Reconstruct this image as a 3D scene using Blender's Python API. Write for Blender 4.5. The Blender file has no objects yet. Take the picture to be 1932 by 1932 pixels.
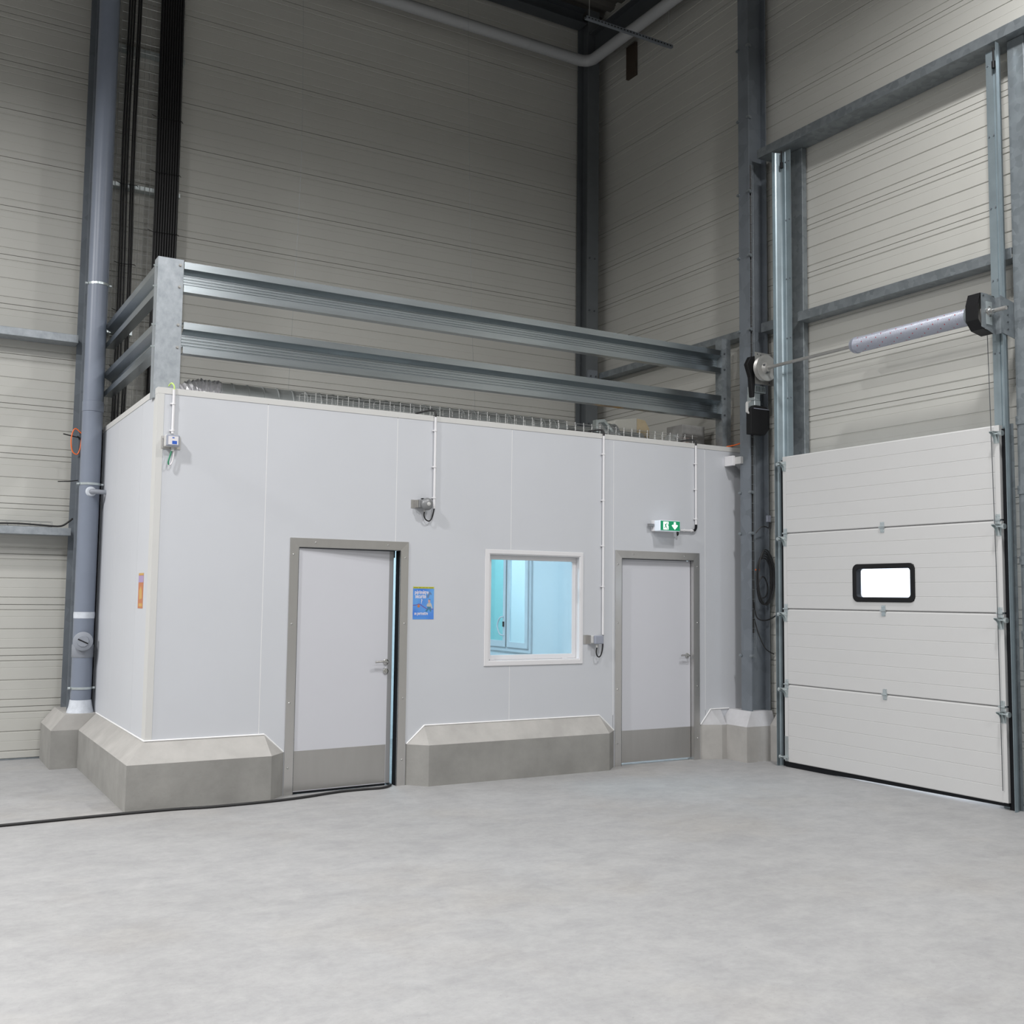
import bpy, bmesh, math, random
from mathutils import Vector, Matrix

random.seed(7)
SC = bpy.context.scene
COL = SC.collection
PI = math.pi

# ------------------------------------------------------------------ camera
cam_d = bpy.data.cameras.new('camera')
cam = bpy.data.objects.new('camera', cam_d)
COL.objects.link(cam)
cam_d.sensor_width = 36.0
cam_d.lens = 2002.555 / 1932.0 * 36.0
cam_d.clip_end = 200.0
RIGHT = Vector((0.86302442, -0.50503807, 0.01119859))
UP = Vector((-0.04973858, -0.06289244, 0.99678012))
FWD = Vector((0.5027076, 0.86080259, 0.07939758))
cam.matrix_world = Matrix(((RIGHT.x, UP.x, -FWD.x, -1.76124922),
                           (RIGHT.y, UP.y, -FWD.y, -8.59151054),
                           (RIGHT.z, UP.z, -FWD.z, 1.64886746),
                           (0, 0, 0, 1)))
SC.camera = cam

# ------------------------------------------------------------------ world (daylight outside the hall)
world = bpy.data.worlds.new('daylight')
SC.world = world
world.use_nodes = True
bg = world.node_tree.nodes['Background']
bg.inputs[0].default_value = (0.86, 0.92, 1.0, 1)
bg.inputs[1].default_value = 2.6

# ------------------------------------------------------------------ hall lights (high-bay lamps over the hall floor)
def area(name, loc, size, power, color=(1.0, 0.992, 0.99), spread=172, rot=(0, 0, 0), sy=None):
    d = bpy.data.lights.new(name, 'AREA')
    d.shape = 'RECTANGLE' if sy else 'DISK'
    d.size = size
    if sy: d.size_y = sy
    d.energy = power; d.color = color; d.spread = math.radians(spread)
    o = bpy.data.objects.new(name, d); COL.objects.link(o)
    o.location = loc; o.rotation_euler = rot
    return o
for i, (lx, ly, lz, pw) in enumerate(((4.1, -4.5, 7.9, 235), (0.3, -5.0, 7.35, 190), (-4.0, -2.9, 7.35, 400), (2.0, -11.0, 7.35, 270), (-4.5, -10.0, 7.35, 260), (-8.0, -0.6, 7.35, 940))):
    area('hall_lamp_%s' % 'abcdef'[i], (lx, ly, lz), 0.5, pw)

vs = SC.view_settings
vs.view_transform = 'Standard'
vs.look = 'None'
vs.gamma = 1.0
vs.use_curve_mapping = False
vs.exposure = -0.03

# ------------------------------------------------------------------ materials
MATS = {}
def mat(name, col, rough=0.5, metal=0.0, var=0.0, vscale=4.0, bump=0.0, bscale=60.0, emit=None, estr=0.0,
        col2=None, detail=6.0, stretch=None, spec=None, kind='noise'):
    m = bpy.data.materials.new(name); m.use_nodes = True
    nt = m.node_tree; n = nt.nodes; L = nt.links
    p = n['Principled BSDF']
    p.inputs['Base Color'].default_value = (*col, 1)
    p.inputs['Roughness'].default_value = rough
    p.inputs['Metallic'].default_value = metal
    if spec is not None: p.inputs['Specular IOR Level'].default_value = spec
    if emit:
        p.inputs['Emission Color'].default_value = (*emit, 1)
        p.inputs['Emission Strength'].default_value = estr
    if var or bump or col2:
        tc = n.new('ShaderNodeTexCoord')
        mp = n.new('ShaderNodeMapping')
        L.new(tc.outputs['Object'], mp.inputs[0])
        if stretch: mp.inputs['Scale'].default_value = stretch
    if var or col2:
        c2 = col2 or tuple(max(0, c * (1 - var)) for c in col)
        if kind == 'voronoi':
            t = n.new('ShaderNodeTexVoronoi'); t.inputs['Scale'].default_value = vscale
            sep = n.new('ShaderNodeSeparateColor'); L.new(t.outputs['Color'], sep.inputs[0]); fac = sep.outputs[0]
            nz = n.new('ShaderNodeTexNoise'); nz.inputs['Scale'].default_value = vscale * 0.4; nz.inputs['Detail'].default_value = 8
            L.new(mp.outputs[0], nz.inputs['Vector'])
            mxx = n.new('ShaderNodeMath'); mxx.operation = 'MULTIPLY_ADD'; mxx.inputs[1].default_value = 0.35
            L.new(fac, mxx.inputs[0])
            m2 = n.new('ShaderNodeMath'); m2.operation = 'MULTIPLY'; m2.inputs[1].default_value = 0.65
            L.new(nz.outputs[0], m2.inputs[0]); L.new(m2.outputs[0], mxx.inputs[2])
            L.new(mp.outputs[0], t.inputs['Vector']); fac = mxx.outputs[0]
        else:
            t = n.new('ShaderNodeTexNoise'); t.inputs['Scale'].default_value = vscale
            t.inputs['Detail'].default_value = detail; t.inputs['Roughness'].default_value = 0.6
            L.new(mp.outputs[0], t.inputs['Vector']); fac = t.outputs[0]
        rmp = n.new('ShaderNodeValToRGB')
        rmp.color_ramp.elements[0].position = 0.33; rmp.color_ramp.elements[1].position = 0.67
        rmp.color_ramp.elements[0].color = (*col, 1); rmp.color_ramp.elements[1].color = (*c2, 1)
        L.new(fac, rmp.inputs[0]); L.new(rmp.outputs[0], p.inputs['Base Color'])
    if bump:
        t2 = n.new('ShaderNodeTexNoise'); t2.inputs['Scale'].default_value = bscale; t2.inputs['Detail'].default_value = 4
        L.new(mp.outputs[0], t2.inputs['Vector'])
        b = n.new('ShaderNodeBump'); b.inputs['Strength'].default_value = bump; b.inputs['Distance'].default_value = 0.01
        L.new(t2.outputs[0], b.inputs['Height']); L.new(b.outputs[0], p.inputs['Normal'])
    MATS[name] = m
    return m

def floor_mat():
    m = bpy.data.materials.new('polished_concrete'); m.use_nodes = True
    nt = m.node_tree; n = nt.nodes; L = nt.links; p = n['Principled BSDF']
    tc = n.new('ShaderNodeTexCoord')
    def noise(scale, detail, rough=0.6, dist=0.0, sc=None):
        t = n.new('ShaderNodeTexNoise'); t.inputs['Scale'].default_value = scale
        t.inputs['Detail'].default_value = detail; t.inputs['Roughness'].default_value = rough
        t.inputs['Distortion'].default_value = dist
        if sc:
            mp = n.new('ShaderNodeMapping'); mp.inputs['Scale'].default_value = sc
            L.new(tc.outputs['Object'], mp.inputs[0]); L.new(mp.outputs[0], t.inputs['Vector'])
        else: L.new(tc.outputs['Object'], t.inputs['Vector'])
        return t.outputs[0]
    def ramp(f, a, b, ca, cb):
        r = n.new('ShaderNodeValToRGB'); e = r.color_ramp.elements
        e[0].position = a; e[1].position = b; e[0].color = (*ca, 1); e[1].color = (*cb, 1)
        L.new(f, r.inputs[0]); return r.outputs[0]
    def mix(a, b, f, mode='MIX'):
        x = n.new('ShaderNodeMix'); x.data_type = 'RGBA'; x.blend_type = mode
        if isinstance(f, float): x.inputs['Factor'].default_value = f
        else: L.new(f, x.inputs['Factor'])
        L.new(a, x.inputs['A']); L.new(b, x.inputs['B']); return x.outputs['Result']
    big = ramp(noise(0.55, 5, 0.6, 0.4), 0.35, 0.66, (0.36, 0.359, 0.357), (0.392, 0.392, 0.392))
    mid = ramp(noise(3.4, 12, 0.74, 0.35, (1.0, 1.5, 1)), 0.36, 0.62, (0.80, 0.80, 0.815), (1.0, 1.0, 1.0))
    fin = ramp(noise(22, 9, 0.75), 0.35, 0.62, (0.88, 0.88, 0.885), (1.0, 1.0, 1.0))
    spk = ramp(noise(70, 2, 0.5), 0.70, 0.74, (1, 1, 1), (0.66, 0.65, 0.64))
    c = mix(big, mid, 0.75, 'MULTIPLY'); c = mix(c, fin, 0.8, 'MULTIPLY'); c = mix(c, spk, 0.6, 'MULTIPLY')
    warm = ramp(noise(0.9, 3), 0.52, 0.7, (1, 1, 1), (1.0, 0.975, 0.94))
    c = mix(c, warm, 0.8, 'MULTIPLY')
    L.new(c, p.inputs['Base Color'])
    rr = ramp(noise(3.0, 6), 0.3, 0.7, (0.5, 0.5, 0.5), (0.68, 0.68, 0.68)); L.new(rr, p.inputs['Roughness'])
    p.inputs['Specular IOR Level'].default_value = 0.35
    b = n.new('ShaderNodeBump'); b.inputs['Strength'].default_value = 0.08; b.inputs['Distance'].default_value = 0.01
    L.new(noise(35, 5), b.inputs['Height']); L.new(b.outputs[0], p.inputs['Normal'])
    MATS['floor'] = m
floor_mat()
mat('clad', (0.50, 0.497, 0.463), 0.55, 0, var=0.06, vscale=0.8, bump=0.03, bscale=14)
mat('panel', (0.575, 0.592, 0.625), 0.5, 0, var=0.025, vscale=1.4)
mat('panel_in', (0.80, 0.81, 0.82), 0.5)
mat('warm_white', (0.60, 0.60, 0.585), 0.5, 0, var=0.02)
mat('sealant', (0.84, 0.84, 0.84), 0.5)
mat('joint_dark', (0.25, 0.25, 0.25), 0.7)
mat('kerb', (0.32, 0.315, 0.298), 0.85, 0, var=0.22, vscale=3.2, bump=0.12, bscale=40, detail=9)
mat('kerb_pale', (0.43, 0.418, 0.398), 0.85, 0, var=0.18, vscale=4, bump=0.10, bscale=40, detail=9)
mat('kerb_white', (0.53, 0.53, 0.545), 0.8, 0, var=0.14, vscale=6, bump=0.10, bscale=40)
mat('galv', (0.285, 0.315, 0.335), 0.42, 0.6, col2=(0.215, 0.24, 0.255), vscale=18, kind='voronoi')
mat('galv_bright', (0.40, 0.43, 0.46), 0.42, 0.45, col2=(0.29, 0.32, 0.345), vscale=16, detail=5, stretch=(1, 1, 0.7))
mat('galv_blue', (0.34, 0.41, 0.445), 0.38, 0.6, var=0.15, vscale=5)
mat('steel_col', (0.215, 0.24, 0.268), 0.5, 0.4, var=0.18, vscale=7, kind='voronoi')
mat('steel_dark', (0.09, 0.10, 0.11), 0.55, 0.3, var=0.1)
mat('zinc', (0.60, 0.66, 0.67), 0.35, 0.75, var=0.1, vscale=20)
mat('stainless', (0.63, 0.62, 0.605), 0.30, 0.92, var=0.10, vscale=3.0, bump=0.03, bscale=180, stretch=(1, 1, 0.15))
mat('stainless_h', (0.55, 0.54, 0.525), 0.36, 0.9, var=0.12, vscale=2.0, stretch=(1.5, 1.5, 0.3))
mat('chrome', (0.55, 0.55, 0.54), 0.22, 0.95)
mat('door_white', (0.60, 0.607, 0.648), 0.42, 0, var=0.015, vscale=1)
mat('door_edge', (0.33, 0.335, 0.345), 0.45, 0.4)
mat('pvc_white', (0.72, 0.715, 0.73), 0.4)
mat('pvc_grey', (0.205, 0.235, 0.295), 0.38, 0, var=0.08, vscale=3)
mat('pvc_grey_light', (0.28, 0.30, 0.34), 0.5, 0, var=0.1, vscale=5)
mat('white_smear', (0.66, 0.70, 0.76), 0.7, 0, var=0.2, vscale=15)
mat('rubber', (0.012, 0.013, 0.015), 0.85, spec=0.1)
mat('black', (0.010, 0.010, 0.011), 0.55, spec=0.25)
mat('cable', (0.017, 0.017, 0.018), 0.5)
mat('box_grey', (0.30, 0.32, 0.38), 0.45)
mat('box_pale', (0.56, 0.56, 0.55), 0.45)
mat('bell', (0.22, 0.225, 0.23), 0.4, 0.2)
mat('orange', (0.85, 0.16, 0.03), 0.5)
mat('yellow', (0.85, 0.42, 0.03), 0.5)
mat('green', (0.02, 0.20, 0.10), 0.5)
mat('lime', (0.55, 0.75, 0.20), 0.5)
mat('dock_panel', (0.60, 0.60, 0.595), 0.5, 0, var=0.02, vscale=1.5, bump=0.08, bscale=220)
mat('spring', (0.40, 0.42, 0.49), 0.4, 0.3, var=0.05)
mat('red', (0.45, 0.02, 0.03), 0.5)
mat('cast', (0.40, 0.395, 0.38), 0.45, 0.6, var=0.1, vscale=20)
mat('insul', (0.36, 0.37, 0.38), 0.6)
mat('foil', (0.92, 0.91, 0.94), 0.25, 0.3, bump=0.9, bscale=30)
mat('duct', (0.60, 0.63, 0.63), 0.36, 0.35, var=0.12, vscale=9)
mat('wire', (0.62, 0.63, 0.62), 0.35, 0.7)
mat('wood', (0.60, 0.50, 0.33), 0.7, 0, var=0.2, vscale=6)
mat('board', (0.55, 0.55, 0.50), 0.8)
mat('block', (0.36, 0.36, 0.35), 0.8, 0, var=0.15, vscale=10)
mat('brown', (0.055, 0.04, 0.028), 0.7, 0, var=0.2)
mat('roof', (0.13, 0.125, 0.115), 0.8, spec=0.1)
mat('hall_far', (0.45, 0.45, 0.44), 0.7)
mat('outside_ground', (0.55, 0.55, 0.55), 0.9)
mat('sign_white', (0.9, 0.95, 0.92), 0.4, emit=(0.92, 1.0, 0.96), estr=1.1)
mat('sign_green', (0.0, 0.10, 0.045), 0.4, emit=(0.004, 0.20, 0.085), estr=1.0)
mat('sign_side', (0.75, 0.80, 0.86), 0.35, emit=(0.75, 0.88, 1.0), estr=0.25)
mat('p_blue', (0.055, 0.19, 0.66), 0.35, 0, col2=(0.16, 0.42, 0.78), vscale=5, detail=1)
mat('p_yellow', (0.55, 0.55, 0.04), 0.4)
mat('p_olive', (0.16, 0.17, 0.02), 0.4)
mat('p_cream', (0.80, 0.72, 0.74), 0.4)
mat('p_skin', (0.62, 0.36, 0.32), 0.4)
mat('p_shirt', (0.50, 0.48, 0.44), 0.4)
mat('p_teal', (0.06, 0.20, 0.32), 0.4)
mat('p_rope', (0.20, 0.02, 0.20), 0.4)
mat('p_slate', (0.13, 0.22, 0.40), 0.4)
mat('p_orange', (0.52, 0.19, 0.08), 0.4)
mat('p_gold', (0.60, 0.36, 0.10), 0.4)
mat('p_mauve', (0.40, 0.30, 0.50), 0.4)
mat('label_blue', (0.03, 0.11, 0.50), 0.4)
mat('label_white', (0.72, 0.70, 0.72), 0.4)

def glass_mat(name, tint, refl=0.08):
    m = bpy.data.materials.new(name); m.use_nodes = True
    nt = m.node_tree; n = nt.nodes; L = nt.links
    out = n['Material Output']; n.remove(n['Principled BSDF'])
    tr = n.new('ShaderNodeBsdfTransparent'); tr.inputs[0].default_value = (*tint, 1)
    gl = n.new('ShaderNodeBsdfGlossy'); gl.inputs['Roughness'].default_value = 0.03
    mx = n.new('ShaderNodeMixShader'); mx.inputs[0].default_value = refl
    L.new(tr.outputs[0], mx.inputs[1]); L.new(gl.outputs[0], mx.inputs[2]); L.new(mx.outputs[0], out.inputs[0])
    MATS[name] = m
glass_mat('glass', (0.93, 0.98, 1.0), 0.05)
glass_mat('glass_int', (0.88, 0.98, 1.0), 0.04)
glass_mat('glass_teal', (0.58, 0.88, 0.88), 0.04)
glass_mat('acrylic', (0.93, 0.96, 1.0), 0.04)

# ------------------------------------------------------------------ mesh helpers
WORLD = {}          # object -> world origin
class MB:
    def __init__(s): s.v = []; s.f = []; s.sm = []
    def add(s, vs_, fs, smooth=False):
        b = len(s.v); s.v += [tuple(p) for p in vs_]
        for f in fs: s.f.append(tuple(i + b for i in f)); s.sm.append(smooth)
        return s
    def box(s, x0, x1, y0, y1, z0, z1):
        if x0 > x1: x0, x1 = x1, x0
        if y0 > y1: y0, y1 = y1, y0
        if z0 > z1: z0, z1 = z1, z0
        return s.add([(x0, y0, z0), (x1, y0, z0), (x1, y1, z0), (x0, y1, z0), (x0, y0, z1), (x1, y0, z1), (x1, y1, z1), (x0, y1, z1)],
                     [(0, 3, 2, 1), (4, 5, 6, 7), (0, 1, 5, 4), (1, 2, 6, 5), (2, 3, 7, 6), (3, 0, 4, 7)])
    def prism(s, poly, axis, a, b, smooth=False):
        """poly 2-D; axis 'x': (y,z); 'y': (x,z); 'z': (x,y)"""
        if a > b: a, b = b, a
        def P(q, t):
            return (t, q[0], q[1]) if axis == 'x' else (q[0], t, q[1]) if axis == 'y' else (q[0], q[1], t)
        ar = sum(poly[i][0] * poly[(i + 1) % len(poly)][1] - poly[(i + 1) % len(poly)][0] * poly[i][1] for i in range(len(poly)))
        if ar < 0: poly = poly[::-1]
        n = len(poly)
        vv = [P(q, a) for q in poly] + [P(q, b) for q in poly]
        lo = tuple(range(n)); hi = tuple(range(n, 2 * n))
        if axis == 'y': caps = [lo, hi[::-1]]
        else: caps = [lo[::-1], hi]
        sides = []
        for i in range(n):
            j = (i + 1) % n
            sides.append((i, j, n + j, n + i) if axis != 'y' else (j, i, n + i, n + j))
        s.add(vv, caps); b0 = len(s.v) - 2 * n
        for f in sides: s.f.append(tuple(i + b0 for i in f)); s.sm.append(smooth)
        return s
    def cyl(s, p0, p1, r, n=16, r1=None, caps=True, smooth=True):
        return s.tube([p0, p1], r, n, rads=[r, r if r1 is None else r1], caps=caps, smooth=smooth)
    def tube(s, pts, r, n=8, rads=None, caps=True, smooth=True, closed=False):
        pts = [Vector(p) for p in pts]
        if n >= 8 and not closed:
            q = [pts[0]]; qr = [rads[0]] if rads else None
            for i in range(1, len(pts)):
                k = max(1, min(40, int((pts[i] - pts[i - 1]).length / 0.4)))
                for j in range(1, k + 1):
                    q.append(pts[i - 1].lerp(pts[i], j / k))
                    if rads: qr.append(rads[i - 1] + (rads[i] - rads[i - 1]) * j / k)
            pts = q; rads = qr
        m = len(pts); rings = []
        prev = None
        for i, p in enumerate(pts):
            if closed: d = pts[(i + 1) % m] - pts[i - 1]
            elif i == 0: d = pts[1] - pts[0]
            elif i == m - 1: d = pts[-1] - pts[-2]
            else: d = (pts[i + 1] - p).normalized() + (p - pts[i - 1]).normalized()
            d = d.normalized() if d.length > 1e-9 else Vector((0, 0, 1))
            if prev is None:
                u = d.cross(Vector((0, 0, 1)))
                if u.length < 1e-3: u = d.cross(Vector((1, 0, 0)))
            else:
                u = prev - d * prev.dot(d)
            u.normalize(); prev = u; w = d.cross(u)
            rr = rads[i] if rads else r
            k = 1.0
            if not closed and 0 < i < m - 1:
                c = (pts[i + 1] - p).normalized().dot((p - pts[i - 1]).normalized())
                k = 1.0 / max(0.5, math.sqrt(max(0.0, (1 + c) / 2)))
            rings.append([p + (u * math.cos(2 * PI * j / n) + w * math.sin(2 * PI * j / n)) * rr * (k if abs(k - 1) < .5 else 1) for j in range(n)])
        vv = [q for rg in rings for q in rg]; ff = []
        for i in range(m if closed else m - 1):
            a = i * n; b = ((i + 1) % m) * n
            for j in range(n):
                ff.append((a + j, a + (j + 1) % n, b + (j + 1) % n, b + j))
        s.add(vv, ff, smooth)
        if caps and not closed:
            b0 = len(s.v) - m * n
            s.f.append(tuple(b0 + j for j in range(n))[::-1]); s.sm.append(False)
            s.f.append(tuple(b0 + (m - 1) * n + j for j in range(n))); s.sm.append(False)
        return s
    def lathe(s, c, axis, prof, n=24, smooth=True):
        """prof: list (t along axis, r)"""
        ax = Vector(axis).normalized(); u = ax.cross(Vector((0, 0, 1)))
        if u.length < 1e-3: u = Vector((1, 0, 0))
        u.normalize(); w = ax.cross(u); c = Vector(c)
        vv = []; ff = []
        for t, r in prof:
            for j in range(n):
                a = 2 * PI * j / n
                vv.append(c + ax * t + (u * math.cos(a) + w * math.sin(a)) * max(r, 1e-4))
        for i in range(len(prof) - 1):
            for j in range(n):
                ff.append((i * n + j, i * n + (j + 1) % n, (i + 1) * n + (j + 1) % n, (i + 1) * n + j))
        s.add(vv, ff, smooth)
        b0 = len(s.v) - len(prof) * n
        s.f.append(tuple(b0 + j for j in range(n))[::-1]); s.sm.append(False)
        s.f.append(tuple(b0 + (len(prof) - 1) * n + j for j in range(n))); s.sm.append(False)
        return s
    def holes(s, axis, rect, holes, a, b):
        """flat board with rectangular holes. axis: thickness axis 'y' (rect x0,x1,z0,z1) or 'x' (rect y0,y1,z0,z1)"""
        us = sorted({rect[0], rect[1]} | {h[0] for h in holes} | {h[1] for h in holes})
        ws = sorted({rect[2], rect[3]} | {h[2] for h in holes} | {h[3] for h in holes})
        us = [u for u in us if rect[0] <= u <= rect[1]]; ws = [w for w in ws if rect[2] <= w <= rect[3]]
        solid = {}
        for i in range(len(us) - 1):
            for j in range(len(ws) - 1):
                cu = (us[i] + us[i + 1]) / 2; cw = (ws[j] + ws[j + 1]) / 2
                solid[i, j] = not any(h[0] < cu < h[1] and h[2] < cw < h[3] for h in holes)
        idx = {}
        def V(i, j, k):
            if (i, j, k) not in idx:
                t = (a, b)[k]
                idx[i, j, k] = len(s.v)
                s.v.append((us[i], t, ws[j]) if axis == 'y' else (t, us[i], ws[j]))
            return idx[i, j, k]
        def F(*q): s.f.append(tuple(q)); s.sm.append(False)
        for (i, j), ok in solid.items():
            if not ok: continue
            F(V(i, j, 0), V(i + 1, j, 0), V(i + 1, j + 1, 0), V(i, j + 1, 0))
            F(V(i, j, 1), V(i, j + 1, 1), V(i + 1, j + 1, 1), V(i + 1, j, 1))
            if not solid.get((i - 1, j)): F(V(i, j, 0), V(i, j + 1, 0), V(i, j + 1, 1), V(i, j, 1))
            if not solid.get((i + 1, j)): F(V(i + 1, j, 0), V(i + 1, j, 1), V(i + 1, j + 1, 1), V(i + 1, j + 1, 0))
            if not solid.get((i, j - 1)): F(V(i, j, 0), V(i, j, 1), V(i + 1, j, 1), V(i + 1, j, 0))
            if not solid.get((i, j + 1)): F(V(i, j + 1, 0), V(i + 1, j + 1, 0), V(i + 1, j + 1, 1), V(i, j + 1, 1))
        return s
    def mesh(s, name, off):
        me = bpy.data.meshes.new(name)
        me.from_pydata([(p[0] - off[0], p[1] - off[1], p[2] - off[2]) for p in s.v], [], s.f)
        me.polygons.foreach_set('use_smooth', s.sm)
        bm = bmesh.new(); bm.from_mesh(me)
        bmesh.ops.recalc_face_normals(bm, faces=bm.faces); bm.to_mesh(me); bm.free()
        if any(s.sm): me.set_sharp_from_angle(angle=math.radians(50))
        me.update()
        return me
    def build(s, name, m, parent=None, bevel=0.0, label=None, kind=None):
        xs = [p[0] for p in s.v]; ys = [p[1] for p in s.v]; zs = [p[2] for p in s.v]
        org = ((min(xs) + max(xs)) / 2, (min(ys) + max(ys)) / 2, min(zs))
        me = s.mesh(name, org); me.materials.append(MATS[m])
        o = bpy.data.objects.new(name, me); COL.objects.link(o)
        WORLD[o.name] = org
        if parent:
            po = WORLD[parent.name]; o.parent = parent
            o.location = (org[0] - po[0], org[1] - po[1], org[2] - po[2])
        else: o.location = org
        if bevel:
            md = o.modifiers.new('bevel', 'BEVEL'); md.width = bevel; md.segments = 2; md.limit_method = 'ANGLE'
        if label: o['label'] = label
        if kind: o['kind'] = kind
        return o
def tag(o, label, cat, group=None, kind=None):
    o['label'] = label; o['category'] = cat
    if group: o['group'] = group
    if kind: o['kind'] = kind
    return o
def thing(name, loc, label, cat, group=None, kind=None):
    o = bpy.data.objects.new(name, None); COL.objects.link(o)
    o.location = loc; o.empty_display_size = 0.1; WORLD[o.name] = tuple(loc)
    return tag(o, label, cat, group, kind)
def link_copy(src, parent, world_org, name=None):
    c = src.copy(); COL.objects.link(c)
    if parent:
        c.parent = parent; po = WORLD[parent.name]
    else: po = (0, 0, 0)
    c.location = (world_org[0] - po[0], world_org[1] - po[1], world_org[2] - po[2])
    WORLD[c.name] = tuple(world_org)
    return c
def crom(pts, k=8, closed=False):
    pts = [Vector(p) for p in pts]; out = []; n = len(pts)
    for i in range(n if closed else n - 1):
        if closed: p0, p1, p2, p3 = pts[i - 1], pts[i], pts[(i + 1) % n], pts[(i + 2) % n]
        else: p0, p1, p2, p3 = pts[max(i - 1, 0)], pts[i], pts[i + 1], pts[min(i + 2, n - 1)]
        for j in range(k):
            t = j / k
            out.append(0.5 * ((2 * p1) + (p2 - p0) * t + (2 * p0 - 5 * p1 + 4 * p2 - p3) * t * t + (3 * p1 - p0 - 3 * p2 + p3) * t ** 3))
    if not closed: out.append(pts[-1])
    return out
def isec(c, axis_flange, depth, width, tf, tw):
    """I-section polygon in plan. axis_flange 'x' -> flanges normal to X. c=(x centre, y centre)"""
    d, w = depth / 2, width / 2
    p = [(-d, -w), (-d + tf, -w), (-d + tf, -tw / 2), (d - tf, -tw / 2), (d - tf, -w), (d, -w), (d, w), (d - tf, w), (d - tf, tw / 2), (-d + tf, tw / 2), (-d + tf, w), (-d, w)]
    if axis_flange == 'y': p = [(b, a) for a, b in p]
    return [(c[0] + a, c[1] + b) for a, b in p]

# ================================================================== SETTING
XW, YB = 6.27, 2.98           # inner faces of the hall walls
HZ = 9.6
fl = MB().box(-18.3, XW + 0.06, -15.3, YB + 0.06, -0.2, 0.0).build('floor', 'floor')
tag(fl, 'pale grey polished concrete floor with cloudy patches', 'floor', kind='structure')
og = MB().box(XW + 0.061, 40, -30, 30, -0.25, -0.03).build('ground', 'outside_ground')
tag(og, 'pale open ground outside beyond the sectional door', 'ground', kind='structure')

# cladding tray profile, one course 0.5 m high, (depth outwards into the room, z)
mat('steel_corner', (0.15, 0.165, 0.175), 0.5, 0.4, var=0.1, vscale=7)
def tray_profile():
    z = [(0.0, -0.014), (0.003, -0.014), (0.003, 0.0)]
    def groove(c, w, d): return [(c - w / 2, 0.0), (c - w / 4, -d), (c + w / 4, -d), (c + w / 2, 0.0)]
    pts = z + groove(0.069, 0.017, 0.0075) + groove(0.165, 0.007, 0.0015) + groove(0.258, 0.017, 0.0075) + groove(0.38, 0.007, 0.0015) + groove(0.445, 0.017, 0.0075) + [(0.497, 0.0), (0.497, -0.014), (0.5, -0.014)]
    return pts
TP = tray_profile()
def tray_mesh(axis, a, b):
    mb = MB()
    if axis == 'x':   # back wall: front faces -Y
        poly = [(YB - d, z) for z, d in TP] + [(YB + 0.05, 0.5), (YB + 0.05, 0.0)]
        mb.prism(poly, 'x', a, b)
    else:
        poly = [(XW - d, z) for z, d in TP] + [(XW + 0.05, 0.5), (XW + 0.05, 0.0)]
        mb.prism(poly, 'y', a, b)
    return mb
wb = thing('wall_back', (0, YB + 0.03, 0), 'warm grey back wall of horizontal ribbed metal trays', 'wall', kind='structure')
proto = None
Z0 = 0.0152
for k in range(20):
    zz = Z0 + 0.5 * k
    if proto is None:
        proto = tray_mesh('x', -18.0, XW).build('cladding_panel', 'clad', wb)
        base = WORLD[proto.name]; proto.location.z = zz; WORLD[proto.name] = (base[0], base[1], zz)
    else: link_copy(proto, wb, (base[0], base[1], zz))
wr = thing('wall_right', (XW + 0.03, 0, 0), 'warm grey side wall of ribbed metal trays around the dock door', 'wall', kind='structure')
DY0, DY1 = -0.80, -2.93
MB().box(-18.0, XW, YB - .004, YB + .05, 0, Z0).build('base_angle', 'galv', wb)
for a_, b_ in ((YB, DY0), (DY1, -15.0)): MB().box(XW - .004, XW + .05, b_, a_, 0, Z0).build('base_angle', 'galv', wr)
protos = {}
for k in range(20):
    zz = Z0 + 0.5 * k
    segs = [(YB, DY0), (DY1, -15.0)] if zz < 2.9 else [(YB, -15.0)]
    for sg in segs:
        if sg not in protos:
            o = tray_mesh('y', sg[0], sg[1]).build('cladding_panel', 'clad', wr)
            b_ = WORLD[o.name]; protos[sg] = (o, b_)
            o.location.z = zz; WORLD[o.name] = (b_[0], b_[1], zz)
        else:
            o, b_ = protos[sg]; link_copy(o, wr, (b_[0], b_[1], zz))
o = MB().box(-18.3, -18.0, -15.3, YB + .05, 0, HZ).build('wall_left', 'hall_far'); tag(o, 'plain pale grey far side wall of the hall', 'wall', kind='structure')
o = MB().box(-18.0, XW + .05, -15.3, -15.0, 0, HZ).build('wall_front', 'hall_far'); tag(o, 'plain pale grey wall closing the hall opposite the cabin', 'wall', kind='structure')
rf = thing('ceiling', (0, -6, HZ), 'grey trapezoidal metal roof deck', 'ceiling', kind='structure')
mb = MB(); poly = []
y = -15.3
prof = []
while y < YB + .05:
    prof += [(y, HZ), (y + .10, HZ), (y + .13, HZ - .06), (y + .22, HZ - .06), (y + .25, HZ)]
    y += .25
prof += [(prof[-1][0], HZ + .1), (-15.3, HZ + .1)]
cl = [prof[0]]
for q in prof[1:]:
    if abs(q[0] - cl[-1][0]) + abs(q[1] - cl[-1][1]) > 1e-6: cl.append(q)
mb.prism(cl, 'x', -18.3, XW + .06).build('roof_deck', 'roof', rf)

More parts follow.
